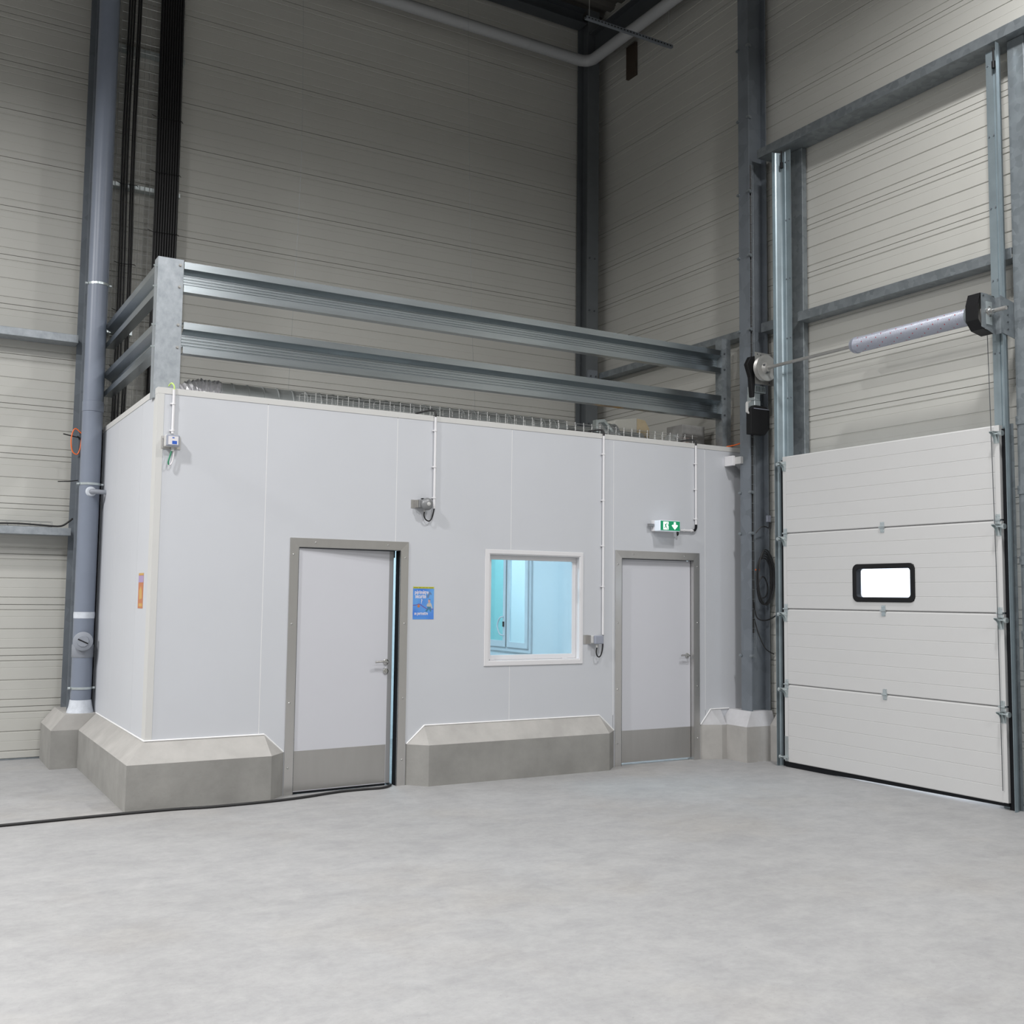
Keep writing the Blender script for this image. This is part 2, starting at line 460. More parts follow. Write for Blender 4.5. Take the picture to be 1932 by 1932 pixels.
# ------------------------------------------------------------------ steel frame
c = MB().prism(isec((6.08, -0.245), 'x', 0.26, 0.155, 0.014, 0.01), 'z', 0.5, 9.4).build('steel_column', 'steel_col')
col_r = thing('i_beam_column', (6.08, -0.245, 0.5), 'tall grey steel column standing between the cabin and the sectional door', 'column')
c.parent = col_r; c.location = (0, 0, 0); c.name = 'column_shaft'; WORLD[c.name] = (6.08, -0.245, 0.5)
cl_proto = None
for zc in (1.05, 2.32, 2.75, 4.48, 5.28, 5.98, 6.8, 7.6):
    for yy in (-0.325, -0.168):
        mb = MB().box(5.938, 5.985, yy - .012, yy + .012, zc, zc + .03).box(5.935, 5.95, yy - .02, yy + .02, zc + .006, zc + .024)
        if cl_proto is None: cl_proto = mb.build('beam_clip', 'galv', col_r); pb = WORLD[cl_proto.name]; py, pz = yy, zc
        else: link_copy(cl_proto, col_r, (pb[0], pb[1] + yy - py, pb[2] + zc - pz))
corner = thing('i_beam_column', (6.02, 2.825, 3.2), 'dark steel column in the far corner where the ribbed walls meet', 'column')
MB().prism(isec((6.02, 2.825), 'y', 0.25, 0.18, 0.013, 0.01), 'z', 0.0, 9.5).build('column_shaft', 'steel_corner', corner)
WORLD[corner.name] = (6.02, 2.825, 3.2)
mb = MB()
mb.box(5.94, 6.08, 2.66, 2.699, 4.44, 4.60).build('end_plate', 'steel_col', corner)
bp_ = None
for zz in (3.9, 4.52, 5.4, 6.1):
    for xx in (5.97, 6.05):
        m1 = MB().cyl((xx, 2.70, zz), (xx, 2.685, zz), 0.011, 6)
        if bp_ is None: bp_ = m1.build('bolt', 'steel_dark', corner); bo = WORLD[bp_.name]; bx, bz = xx, zz
        else: link_copy(bp_, corner, (bo[0] + xx - bx, bo[1] - (.039 if zz == 4.52 else 0), bo[2] + zz - bz))
col_l = thing('i_beam_column', (-0.12, 2.72, 0.5), 'grey steel column behind the grey plastic drainpipe', 'column')
MB().prism(isec((-0.12, 2.71), 'y', 0.42, 0.22, 0.014, 0.01), 'z', 0.5, 9.2).build('column_shaft', 'steel_col', col_l)

def beam(name, label, mb, m, cat='beam', parts=None, bevel=0.003):
    t = thing(name, tuple(mb_org(mb)), label, cat)
    mb.build('rail_body', m, t, bevel=bevel); return t
def mb_org(mb):
    xs = [p[0] for p in mb.v]; ys = [p[1] for p in mb.v]; zs = [p[2] for p in mb.v]
    return ((min(xs) + max(xs)) / 2, (min(ys) + max(ys)) / 2, min(zs))
# girts (C sections: face + two lips)
def girt_y(y0, y1, x0, x1, z0, z1, m='galv'):
    t = 0.008
    return MB().prism([(x0, z0), (x1, z0), (x1, z0 + t), (x0 + t, z0 + t), (x0 + t, z1 - t), (x1, z1 - t), (x1, z1), (x0, z1)], 'y', y0, y1)
def girt_x(xa, xb, y0, y1, z0, z1):
    t = 0.008
    return MB().prism([(y0, z0), (y1, z0), (y1, z0 + t), (y0 + t, z0 + t), (y0 + t, z1 - t), (y1, z1 - t), (y1, z1), (y0, z1)], 'x', xa, xb)
beam('wall_girt', 'galvanised horizontal rail on the side wall behind the guard rails', girt_y(2.66, -0.155, 6.10, XW - .015, 4.49, 4.57), 'galv', 'rail')
beam('wall_girt', 'short galvanised rail inside the hollow of the tall column by the door', girt_y(-0.335, -0.62, 6.10, XW - .015, 4.475, 4.575), 'galv', 'rail')
beam('wall_girt', 'galvanised horizontal rail on the wall above the spring shaft', girt_y(-0.862, -3.262, 6.10, XW - .015, 4.48, 4.575), 'galv', 'rail')
beam('wall_girt', 'galvanised rail on the back wall beside the drainpipe, below the guard rail height', girt_x(-9.0, -0.235, 2.75, YB - .015, 4.155, 4.235), 'galv_bright', 'rail')
beam('wall_girt', 'lower galvanised rail on the back wall carrying a wire cable tray', girt_x(-9.0, -0.225, 2.75, YB - .015, 2.205, 2.28), 'galv_bright', 'rail')
beam('header_beam', 'galvanised header beam across the top of the door tracks', girt_y(-0.40, -9.0, 6.0, XW - .015, 6.335, 6.43), 'galv', 'beam')
# roof frame
t = thing('roof_beam', (6.02, -6, 8.82), 'dark steel roof beam running along the side wall', 'beam')
MB().prism([(x - 0 + 0, z) for x, z in [(5.93, 8.82), (6.11, 8.82), (6.11, 8.835), (6.027, 8.835), (6.027, 9.135), (6.11, 9.135), (6.11, 9.15), (5.93, 9.15), (5.93, 9.135), (6.013, 9.135), (6.013, 8.835), (5.93, 8.835)]], 'y', 2.67, -15).build('beam_body', 'steel_dark', t)
t = thing('roof_beam', (-2, 2.82, 9.2), 'dark steel roof beam running along the top of the back wall', 'beam')
MB().prism([(a_, b_ + .1) for a_, b_ in ((2.72, 9.2), (2.92, 9.2), (2.92, 9.215), (2.827, 9.215), (2.827, 9.385), (2.92, 9.385), (2.92, 9.4), (2.72, 9.4), (2.72, 9.385), (2.813, 9.385), (2.813, 9.215), (2.72, 9.215))], 'x', -17.9, 5.925).build('beam_body', 'steel_dark', t)
t = thing('roof_purlin', (-2, 1.6, 9.38), 'pale timber coloured roof purlin under the deck', 'beam')
MB().box(-9, XW - .03, 1.55, 1.66, 9.38, 9.54).build('purlin_body', 'wood', t)

# ================================================================== CABIN
HT = 3.270
D1 = (1.11, 2.195); D2 = (4.447, 5.522); HD = 2.12
WN = (2.972, 4.062, 1.010, 2.084)
FR = 0.079                       # door frame face width
cab = thing('office_cabin', (3.0, 1.4, 0.0), 'white insulated panel cabin built in the corner of the hall', 'cabin')
op = [(D1[0] + FR - .012, D1[1] - FR + .012, -0.01, HD - FR + .012), (D2[0] + FR - .012, D2[1] - FR + .012, -0.01, HD - FR + .012), (WN[0] + .045, WN[1] - .035, WN[2] + .04, WN[3] - .04)]
JX = [0.0, 0.891, 2.070, 3.249, 4.428, 5.607, 6.24]
g = 0.0025
for i in range(6):
    x0 = JX[i] + (g if i else 0.0); x1 = JX[i + 1] - (g if i < 5 else 0)
    hs = [(max(a, x0), min(b, x1), c_, d_) for a, b, c_, d_ in op if a < x1 and b > x0]
    MB().holes('y', (x0, x1, 0.0, HT - .01), hs, 0.0, 0.08).build('wall_panel', 'panel', cab)
for i in range(1, 6):
    x = JX[i]; zlo, zhi = 0.5, HT - .05
    segs = [(0.5, zhi)]
    if i == 2: segs = [(HD, zhi)]
    if i == 3: segs = [(0.5, WN[2]), (WN[3], zhi)]
    for a, b in segs:
        MB().box(x - g, x + g, 0.0012, 0.03, a, b).build('joint_seal', 'sealant', cab)
JY = [0.08, 0.588, 1.66, 2.5]
for i in range(3):
    MB().box(0.0, 0.08, JY[i] + (g if i else 0), JY[i + 1] - (g if i < 2 else 0), 0.0, HT - .01).build('wall_panel', 'panel', cab)
    if i: MB().box(0.0012, 0.03, JY[i] - g, JY[i] + g, 0.5, HT - .05).build('joint_seal', 'sealant', cab)
MB().box(0.0, 0.08, 2.502, 2.88, 0.0, HT - .01).build('wall_panel', 'panel', cab)
# corner flashing (L) and top capping
MB().prism([(-.003, -.003), (.048, -.003), (.048, -.0005), (-.0005, -.0005), (-.0005, .13), (-.003, .13)], 'z', 0.5, HT).build('corner_flashing', 'warm_white', cab)
MB().prism([(-.004, HT - .045), (-.001, HT - .045), (-.001, HT), (.081, HT), (.081, HT - .045), (.084, HT - .045), (.084, HT + .004), (-.004, HT + .004)], 'x', -.004, 6.235).build('top_capping', 'warm_white', cab)
MB().prism([(-.0045, HT - .045), (-.001, HT - .045), (-.001, HT), (.081, HT), (.081, HT - .045), (.084, HT - .045), (.084, HT + .0045), (-.0045, HT + .0045)], 'y', -.0035, 2.5).build('top_capping', 'warm_white', cab)
MB().prism([(-.003, 2.493), (.02, 2.493), (.02, 2.506), (-.003, 2.506)], 'z', 0.5, HT).build('end_flashing', 'steel_col', cab)
# roof and inner partitions
MB().prism([(.08, .08), (6.24, .08), (6.24, .9), (5.9, .9), (5.9, 2.88), (.08, 2.88)], 'z', 3.10, 3.20).build('roof_panel', 'panel_in', cab)
MB().box(.08, 5.9, 2.80, 2.88, 0.0, 3.10).build('rear_panel', 'panel_in', cab)
MB().box(5.84, 5.90, .08, 2.80, 0.0, 3.10).build('end_panel', 'panel_in', cab)
PW = (1.56, 2.62, 1.02, 2.25)
MB().holes('x', (.08, 2.80, 0.0, 3.10), [PW], 4.45, 4.50).build('partition_panel', 'panel_in', cab)
# inner lamps of the cabin
area('cabin_lamp_a', (2.6, 1.4, 3.05), 0.6, 68, (0.60, 0.86, 1.0), 170, sy=1.2)
area('cabin_lamp_b', (5.2, 1.4, 3.05), 0.6, 42, (0.78, 0.92, 1.0), 170, sy=1.2)

# inner sliding window in the partition
iw = thing('window_2', (4.475, 2.09, 1.02), 'inner white framed window with an arched handle seen through the cabin window', 'window', kind='structure')
y0, y1, z0, z1 = PW
MB().holes('x', PW, [(y0 + .06, y1 - .06, z0 + .06, z1 - .06)], 4.425, 4.525).build('window_frame', 'pvc_white', iw)
s1 = MB().holes('x', (y0 + .04, 2.06, z0 + .05, z1 - .05), [(y0 + .10, 2.01, z0 + .11, z1 - .11)], 4.405, 4.435).build('sash', 'pvc_white', iw)
MB().box(4.418, 4.423, y0 + .10, 2.01, z0 + .11, z1 - .11).build('pane', 'glass_int', s1)
s2 = MB().holes('x', (2.095, y1 - .04, z0 + .05, z1 - .05), [(2.15, y1 - .09, z0 + .12, z1 - .12)], 4.405, 4.435).build('sash', 'pvc_white', iw)
MB().box(4.418, 4.423, 2.15, y1 - .09, z0 + .12, z1 - .12).build('pane', 'glass_teal', s2)
MB().box(4.41, 4.43, 2.06, 2.095, z0 + .06, z1 - .06).build('sash_gap_shade', 'joint_dark', iw)  # dark strip standing in for the shaded gap between the sashes
MB().tube(crom([(4.405, 2.12, 1.20), (4.375, 2.165, 1.215), (4.365, 2.20, 1.28), (4.365, 2.205, 1.33), (4.375, 2.17, 1.40), (4.405, 2.12, 1.42)], 6), .009, 8).build('arched_handle', 'pvc_white', iw)
MB().box(4.39, 4.404, 2.115, 2.135, 1.30, 1.36).build('latch', 'black', iw)

# ------------------------------------------------------------------ cabin window
w = thing('window_1', (3.517, 0.03, WN[2]), 'square white framed window glowing pale blue between the two doors', 'window', kind='structure')
ix0, ix1, iz0, iz1 = 3.017, 4.027, 1.052, 2.045
MB().holes('y', WN, [(ix0, ix1, iz0, iz1)], -.010, -.0005).build('window_trim', 'pvc_white', w, bevel=.003)
MB().holes('y', (ix0, ix1, iz0, iz1), [(ix0 + .008, ix1 - .008, iz0 + .008, iz1 - .008)], -.004, .085).build('reveal_lining', 'pvc_white', w)
sa = MB().holes('y', (ix0 + .009, ix1 - .009, iz0 + .009, iz1 - .009), [(3.072, 3.975, 1.106, 1.992)], .052, .075).build('window_sash', 'pvc_white', w, bevel=.003)
MB().box(3.06, 3.985, .062, .067, 1.095, 2.003).build('pane', 'glass', sa)
for x in (3.06, 3.86): MB().box(x, x + .05, .035, .0515, iz0 + .0085, iz0 + .016).build('drain_cover', 'pvc_white', w)

# ------------------------------------------------------------------ doors of the cabin
def door_frame(parent, x0, x1):
    fy = -.012
    MB().prism([(x0, 0), (x0 + FR, 0), (x0 + FR, HD - FR), (x0, HD)], 'y', fy, -.0005).build('frame_jamb', 'stainless', parent)
    MB().prism([(x1, 0), (x1 - FR, 0), (x1 - FR, HD - FR), (x1, HD)], 'y', fy, -.0005).build('frame_jamb', 'stainless', parent)
    MB().prism([(x0, HD), (x1, HD), (x1 - FR, HD - FR), (x0 + FR, HD - FR)], 'y', fy, -.0005).build('frame_head', 'stainless_h', parent)
    # reveal lining
    MB().box(x0 + FR - .004, x0 + FR - .0005, fy, .085, 0, HD - FR).build('reveal', 'steel_dark', parent)
    MB().box(x1 - FR + .0005, x1 - FR + .004, fy, .085, 0, HD - FR).build('reveal', 'stainless' if x0 > 3 else 'rubber', parent)
    MB().box(x0 + FR, x1 - FR, fy, .085, HD - FR + .0005, HD - FR + .004).build('reveal', 'steel_dark', parent)
    MB().box(x0 + FR, x1 - FR, .106, .116, HD - FR - .06, HD - FR + .02).build('door_stop', 'rubber', parent)
    pr = None
    spots = [(x0 + .03, z) for z in (.22, .75, 1.40, 1.98)] + [(x1 - .03, z) for z in (.22, .75, 1.40, 1.98)] + [(x0 + .22, HD - .035), (x1 - .2, HD - .035)]
    for (x, z) in spots:
        if pr is None:
            pr = MB().lathe((x, fy, z), (0, -1, 0), [(0, .009), (.002, .0085), (.004, .005), (.0045, .001)], 12).build('screw', 'chrome', parent); po = WORLD[pr.name]; p0 = (x, z)
        else: link_copy(pr, parent, (po[0] + x - p0[0], po[1], po[2] + z - p0[1]))
class RotMB(MB):
    """mesh built in leaf space then rotated about a vertical hinge axis"""
    def spin(s, hx, hy, ang):
        ca, sa_ = math.cos(ang), math.sin(ang)
        s.v = [(hx + (p[0] - hx) * ca - (p[1] - hy) * sa_, hy + (p[0] - hx) * sa_ + (p[1] - hy) * ca, p[2]) for p in s.v]
        return s
def lever(parent, x, yf, z, sp, length=.125):
    h = sp(RotMB().lathe((x, yf, z), (0, -1, 0), [(0, .027), (.006, .027), (.009, .024)], 24)).build('handle_rose', 'chrome', parent)
    sp(RotMB().tube(crom([(x, yf - .006, z), (x, yf - .045, z), (x - .012, yf - .055, z + .002), (x - .05, yf - .055, z + .008), (x - length, yf - .052, z + .003)], 6), .0095, 10)).build('lever', 'chrome', h)
ang = math.radians(3.6)
d1 = thing('door_1', (1.65, 0.02, 0), 'white cabin door standing slightly ajar, left of the blue poster, in a steel frame', 'door', kind='structure')
door_frame(d1, *D1)
hx, hy = D1[0] + FR + .004, .006
sp1 = lambda mb: mb.spin(hx, hy, ang)
lx0, lx1 = hx, hx + .893
leaf = sp1(RotMB().box(lx0, lx1 - .042, hy, hy + .04, .02, HD - FR - .006)).build('door_leaf', 'door_white', d1)
sp1(RotMB().box(lx1 - .0418, lx1, hy - .001, hy + .041, .02, HD - FR - .006)).build('edge_profile', 'door_edge', leaf)
sp1(RotMB().box(lx0 + .002, lx1 - .046, hy - .0022, hy - .0002, .028, .352)).build('kick_plate', 'stainless_h', leaf)
sp1(RotMB().box(lx0, lx1 - .045, hy - .001, hy + .02, .004, .0195)).build('bottom_seal', 'rubber', leaf)
lever(leaf, lx1 - .06, hy, 1.066, sp1)
sp1(RotMB().lathe((lx1 - .06, hy, .985), (0, -1, 0), [(0, .026), (.007, .026), (.010, .022), (.010, .009), (.016, .0085)], 20)).build('lock_rose', 'chrome', leaf)
d2 = thing('door_2', (4.985, 0.02, 0), 'closed white cabin door in a steel frame below the green exit sign', 'door', kind='structure')
door_frame(d2, *D2)
idn = lambda mb: mb
lx0, lx1, hy = D2[0] + FR + .003, D2[1] - FR - .004, .040
leaf = RotMB().box(lx0, lx1, hy, hy + .04, .022, HD - FR - .004).build('door_leaf', 'door_white', d2)
RotMB().box(lx0, lx1, hy - .002, hy - .0002, .026, .335).build('kick_plate', 'stainless_h', leaf)
MB().box(lx1 + .0005, lx1 + .0035, hy + .002, hy + .04, .02, HD - FR - .004).build('edge_seal', 'rubber', leaf)
lever(leaf, lx1 - .045, hy, 1.062, idn, .115)

# ------------------------------------------------------------------ concrete kerbs
def kerb(name, label, bottom, inner_bottom, top, faces_extra, m, m2):
    pass
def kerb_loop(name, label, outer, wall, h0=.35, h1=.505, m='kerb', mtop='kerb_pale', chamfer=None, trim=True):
    """outer: open chain of plan points from wall to wall; wall: chain of wall points at chamfer top matched per outer segment;
    chamfer: list (outer idx chain -> wall idx)"""
    loc = (sum(p[0] for p in outer) / len(outer), sum(p[1] for p in outer) / len(outer), 0)
    t = thing(name, loc, label, 'kerb')
    n = len(outer)
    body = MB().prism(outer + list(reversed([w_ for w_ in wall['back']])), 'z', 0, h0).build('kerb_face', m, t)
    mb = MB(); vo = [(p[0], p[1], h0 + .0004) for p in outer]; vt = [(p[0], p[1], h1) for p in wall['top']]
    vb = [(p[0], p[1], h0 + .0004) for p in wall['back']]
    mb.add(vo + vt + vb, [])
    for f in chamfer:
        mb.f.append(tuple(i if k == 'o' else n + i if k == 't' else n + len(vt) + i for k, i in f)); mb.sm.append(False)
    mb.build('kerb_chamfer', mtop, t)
    if trim:
        for a, b in trim:
            MB().tube([a, b], .007, 6, smooth=False).build('sealant_bead', 'sealant', t)
    return t
K = .16
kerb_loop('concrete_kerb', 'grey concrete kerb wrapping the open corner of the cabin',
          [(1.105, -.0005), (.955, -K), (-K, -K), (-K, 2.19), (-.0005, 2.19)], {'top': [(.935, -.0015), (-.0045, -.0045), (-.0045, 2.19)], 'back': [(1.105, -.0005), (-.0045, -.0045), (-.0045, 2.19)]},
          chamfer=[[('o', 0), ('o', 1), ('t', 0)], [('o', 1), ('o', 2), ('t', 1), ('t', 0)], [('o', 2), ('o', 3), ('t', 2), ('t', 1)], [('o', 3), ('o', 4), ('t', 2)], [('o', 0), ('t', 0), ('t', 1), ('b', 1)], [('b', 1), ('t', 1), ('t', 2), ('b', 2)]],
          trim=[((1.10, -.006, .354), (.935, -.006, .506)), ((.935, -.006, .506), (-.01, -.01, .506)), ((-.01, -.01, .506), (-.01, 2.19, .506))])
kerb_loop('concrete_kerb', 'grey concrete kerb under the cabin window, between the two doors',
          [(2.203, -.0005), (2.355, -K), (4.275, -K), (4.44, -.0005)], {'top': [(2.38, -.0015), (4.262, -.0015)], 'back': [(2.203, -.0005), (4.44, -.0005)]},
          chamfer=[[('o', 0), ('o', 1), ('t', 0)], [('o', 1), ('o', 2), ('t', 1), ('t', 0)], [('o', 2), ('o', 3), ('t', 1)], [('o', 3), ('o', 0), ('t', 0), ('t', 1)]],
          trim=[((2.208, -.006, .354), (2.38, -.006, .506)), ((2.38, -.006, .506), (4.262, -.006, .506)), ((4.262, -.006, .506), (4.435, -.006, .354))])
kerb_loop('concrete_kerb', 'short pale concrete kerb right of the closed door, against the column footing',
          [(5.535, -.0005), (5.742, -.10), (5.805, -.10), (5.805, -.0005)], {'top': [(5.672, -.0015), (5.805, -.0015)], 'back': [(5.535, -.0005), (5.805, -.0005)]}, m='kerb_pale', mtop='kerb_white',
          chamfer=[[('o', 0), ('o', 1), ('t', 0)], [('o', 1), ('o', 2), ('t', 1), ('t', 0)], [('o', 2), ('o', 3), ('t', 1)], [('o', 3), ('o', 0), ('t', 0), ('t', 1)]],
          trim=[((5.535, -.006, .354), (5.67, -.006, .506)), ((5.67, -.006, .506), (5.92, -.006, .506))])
# column footing
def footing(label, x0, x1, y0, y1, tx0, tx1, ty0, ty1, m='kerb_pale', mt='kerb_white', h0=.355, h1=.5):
    t = thing('column_footing', ((x0 + x1) / 2, (y0 + y1) / 2, 0), label, 'footing')
    MB().box(x0, x1, y0, y1, 0, h0).build('footing_block', m, t)
    v = [(x0, y0, h0), (x1, y0, h0), (x1, y1, h0), (x0, y1, h0), (tx0, ty0, h1), (tx1, ty0, h1), (tx1, ty1, h1), (tx0, ty1, h1)]
    MB().add(v, [(4, 5, 6, 7), (0, 1, 5, 4), (1, 2, 6, 5), (2, 3, 7, 6), (3, 0, 4, 7), (0, 3, 2, 1)]).build('footing_cap', mt, t)
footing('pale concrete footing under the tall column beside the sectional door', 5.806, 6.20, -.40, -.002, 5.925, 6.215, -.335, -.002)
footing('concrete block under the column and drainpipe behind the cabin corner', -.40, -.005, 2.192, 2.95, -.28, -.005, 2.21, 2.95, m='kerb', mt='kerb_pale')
t = thing('concrete_kerb', (6.2, -.5, 0), 'narrow pale concrete kerb between column footing and door track', 'kerb')
MB().prism([(6.125, 0), (6.265, 0), (6.265, .5), (6.235, .5), (6.125, .36)], 'y', -.402, -.66).build('kerb_face', 'kerb_pale', t)

# ================================================================== GUARD RAILS
def rail_profile(face, back, z0, z1):
    """closed polygon (depth, z); front face at depth 'face', recess towards 'back'"""
    s = 1 if back > face else -1
    d = abs(back - face); h = z1 - z0; t = .006
    F = lambda a: face + s * a
    outl = [(F(d * 1.0), z1), (F(0), z1), (F(0), z1 - .058), (F(d * .75), z1 - .095)]
    zz = z1 - .095; n = 4; end = z0 + .062
    for i in range(n):
        a = zz - (zz - end) * (i + .45) / n; outl += [(F(d * .75), a + .006), (F(d * .75 + .004), a + .002), (F(d * .75 + .004), a - .002), (F(d * .75), a - .006)]
    outl += [(F(d * .75), end), (F(0), z0 + .056), (F(0), z0), (F(d), z0)]
    inn = [(F(d), z0 + t), (F(t), z0 + t), (F(t), z0 + .05), (F(d * .75 + t), end - .004), (F(d * .75 + t), z1 - .092), (F(t), z1 - .054), (F(t), z1 - t), (F(d), z1 - t)]
    return outl + inn
def guard(label, axis, face, back, z0, z1, a, b):
    mb = MB().prism(rail_profile(face, back, z0, z1), axis, a, b)
    o = mb.build('guard_rail', 'galv_bright' if False else 'rail'); tag(o, label, 'guard rail'); return o
mat('rail', (0.40, 0.44, 0.46), 0.27, 0.95, var=0.12, vscale=8, stretch=(0.3, 0.3, 3))
guard('upper galvanised guard rail along the front edge of the cabin roof', 'x', .10, .185, 4.097, 4.347, .19, 5.93)
guard('lower galvanised guard rail along the front edge of the cabin roof', 'x', .10, .185, 3.590, 3.848, .20, 5.93)
guard('upper galvanised guard rail along the short side of the cabin roof', 'y', -.012, .072, 4.075, 4.325, .225, 2.49)
guard('lower galvanised guard rail along the short side of the cabin roof', 'y', -.012, .072, 3.585, 3.835, .225, 2.49)
gp = thing('guard_post', (.085, .16, 3.2), 'wide mottled galvanised guard post at the cabin corner', 'post')
MB().prism([(-.02, .095), (.185, .095), (.185, .225), (.177, .225), (.177, .103), (-.012, .103), (-.012, .225), (-.02, .225)], 'z', 3.2, 4.36).build('post_channel', 'galv_bright', gp, bevel=.003)
bpr = None
for z in (4.31, 4.13, 3.815, 3.63):
    m1 = MB().lathe((.155, .095, z), (0, -1, 0), [(0, .014), (.003, .014), (.003, .0095), (.012, .0095)], 6, smooth=False)
    if bpr is None: bpr = m1.build('bolt', 'cast', gp); bo = WORLD[bpr.name]
    else: link_copy(bpr, gp, (bo[0], bo[1], bo[2] + z - 4.31))
bpr = None
for z in (4.285, 4.115, 3.80, 3.62):
    m1 = MB().lathe((-.02, .115, z), (-1, 0, 0), [(0, .013), (.004, .013), (.004, .007), (.03, .007)], 6, smooth=False)
    if bpr is None: bpr = m1.build('bolt', 'zinc', gp); bo = WORLD[bpr.name]
    else: link_copy(bpr, gp, (bo[0], bo[1], bo[2] + z - 4.285))
gp = thing('guard_post', (5.99, .16, 3.2), 'slim grey guard post by the tall column at the end of the rails', 'post')
MB().prism([(5.935, .09), (5.985, .078), (6.005, .078), (6.055, .09), (6.055, .20), (6.047, .20), (6.047, .098), (6.003, .086), (5.987, .086), (5.943, .098), (5.943, .20), (5.935, .20)], 'z', 3.2, 4.475).build('post_channel', 'galv', gp)
bpr = None
for z in (4.31, 4.135, 3.815, 3.635):
    m1 = MB().lathe((5.96, .086, z), (0, -1, 0), [(0, .012), (.003, .012), (.003, .009), (.012, .009)], 6, smooth=False)
    if bpr is None: bpr = m1.build('bolt', 'steel_dark', gp); bo = WORLD[bpr.name]
    else: link_copy(bpr, gp, (bo[0], bo[1], bo[2] + z - 4.31))

# ================================================================== DRAINPIPE
px, py_, pr_ = -.128, 2.36, .094
dp = thing('drainpipe', (px, py_, .5), 'thick grey plastic drainpipe running up beside the cabin', 'pipe')
MB().cyl((px, py_, .62), (px - .008, py_, 9.3), pr_, 32).build('pipe', 'pvc_grey', dp)
for z, r, m, h in ((3.40, pr_ + .006, 'pvc_grey', .10), (1.02, pr_ + .005, 'pvc_grey_light', .12)):
    MB().lathe((px, py_, z), (0, 0, 1), [(0, pr_ + .001), (.004, r), (h, r), (h + .004, pr_ + .001)], 32).build('socket', m, dp)
MB().lathe((px, py_, .50), (0, 0, 1), [(0, pr_ + .03), (.06, pr_ + .012), (.12, pr_ + .003)], 32).build('base_socket', 'white_smear', dp)
MB().lathe((px, py_, 1.395), (0, 0, 1), [(0, pr_ + .0015), (.03, pr_ + .003), (.06, pr_ + .0015)], 32).build('glue_smear', 'white_smear', dp)
for z in (4.66, 2.68, .72):
    b = MB().lathe((px, py_, z), (0, 0, 1), [(0, pr_ + .001), (.0, pr_ + .006), (.022, pr_ + .006), (.022, pr_ + .001)], 32).build('pipe_clamp', 'zinc', dp)
    for sg in (1, -1): MB().cyl((px + sg * .099, py_ - .02, z + .011), (px + sg * .122, py_ - .02, z + .011), .013, 12).build('clamp_bolt', 'zinc', b)
cd = Vector((-.15, -1, 0.03)).normalized()
cc = Vector((px, py_, 1.175)) + cd * .02
cp = MB().lathe(cc, cd, [(0, .070), (.085, .072), (.085, .090), (.120, .090), (.124, .084)], 32).build('cleanout_cap', 'pvc_grey_light', dp)
MB().lathe(cc + cd * .124, cd, [(0, .058), (.008, .052)], 10).build('cap_boss', 'pvc_grey_light', cp)
s_ = Vector((cd.y, -cd.x, 0)).normalized()
p0 = cc + cd * .134 - s_ * .045 - Vector((0, 0, .022)); p1 = cc + cd * .134 + s_ * .045 + Vector((0, 0, .022))
MB().tube([p0, p1] if p0.x > p1.x else [p1, p0], .006, 6).build('cap_slot', 'black', cp)
MB().tube([(px, py_ - .07, 2.615), (px, py_ - .135, 2.612), (px + .012, py_ - .15, 2.612), (-.0005, py_ - .15, 2.608)], .022, 14).build('branch_pipe', 'pvc_grey_light', dp)
MB().lathe((px, py_ - .088, 2.614), (0, -1, 0), [(0, .05), (.02, .04), (.022, .02)], 16).build('branch_saddle', 'white_smear', dp)

# ================================================================== BACK WALL CABLES
def wire_grid(u0, u1, z0, z1, yy, du, dz, r=.0026):
    mb = MB()
    u = u0
    while u <= u1 + 1e-6: mb.tube([(u, yy, z0), (u, yy, z1)], r, 4, smooth=False); u += du
    z = z0
    while z <= z1 + 1e-6: mb.tube([(u0, yy - .004, z), (u1, yy - .004, z)], r, 4, smooth=False); z += dz
    return mb
ct = thing('cable_tray', (.40, 2.86, 3.2), 'upright wire mesh cable tray fixed to the back wall behind the cabin corner', 'cable tray')
MB_ = wire_grid(.07, .72, 3.2, 9.2, 2.865, .05, .1); MB_.build('wire_mesh', 'wire', ct)
for x0, x1, z in ((.05, .30, 4.33), (.46, .74, 4.27)):
    MB().box(x0, x1, 2.872, 2.975, z, z + .05).box(x0, x1, 2.8685, 2.872, z, z + .012).box(x0, x1, 2.8685, 2.872, z + .038, z + .05).build('tray_bracket', 'zinc', ct)
for z in (5.9, 7.4): MB().box(.05, .74, 2.875, 2.975, z, z + .045).build('tray_bracket', 'zinc', ct)
for i, x in enumerate((.135, .160, .185, .228, .250)):
    pts = [(x + .006 * math.sin(z * 1.7), 2.835 + .004 * math.sin(z * 2.3), z) for z in [3.2 + .25 * k for k in range(25)]]
    o = MB().tube(pts, .0108, 8).build('cable', 'cable'); tag(o, 'black cable of the narrow bundle on the mesh cable tray', 'cable', 'narrow black cable bundle on the wall tray')
k = 0
for row in range(2):
    for i in range(9):
        x = .475 + .026 * i + .008 * row
        pts = [(x + .004 * math.sin(z * 1.3), 2.838 - .027 * row + .003 * math.sin(z * 2.1), z) for z in [3.55 + .3 * q for q in range(20)]]
        if i in (0, 1) and row == 1:
            pts = crom([(.10 + .03 * i, 1.65, 3.235), (.20 + .03 * i, 2.0, 3.24), (.36 + .03 * i, 2.45, 3.36), (x - .02, 2.76, 3.75), (x, 2.81, 4.2)], 5) + pts[4:]
        o = MB().tube(pts, .0122, 8).build('cable', 'cable'); tag(o, 'black cable of the thick bundle on the mesh cable tray', 'cable', 'thick black cable bundle on the wall tray')
ties = [(.205, 5.05), (.2, 4.55), (.2, 5.9), (.2, 3.95), (.58, 4.25), (.58, 4.72), (.58, 5.45), (.58, 6.1), (.58, 6.7)]
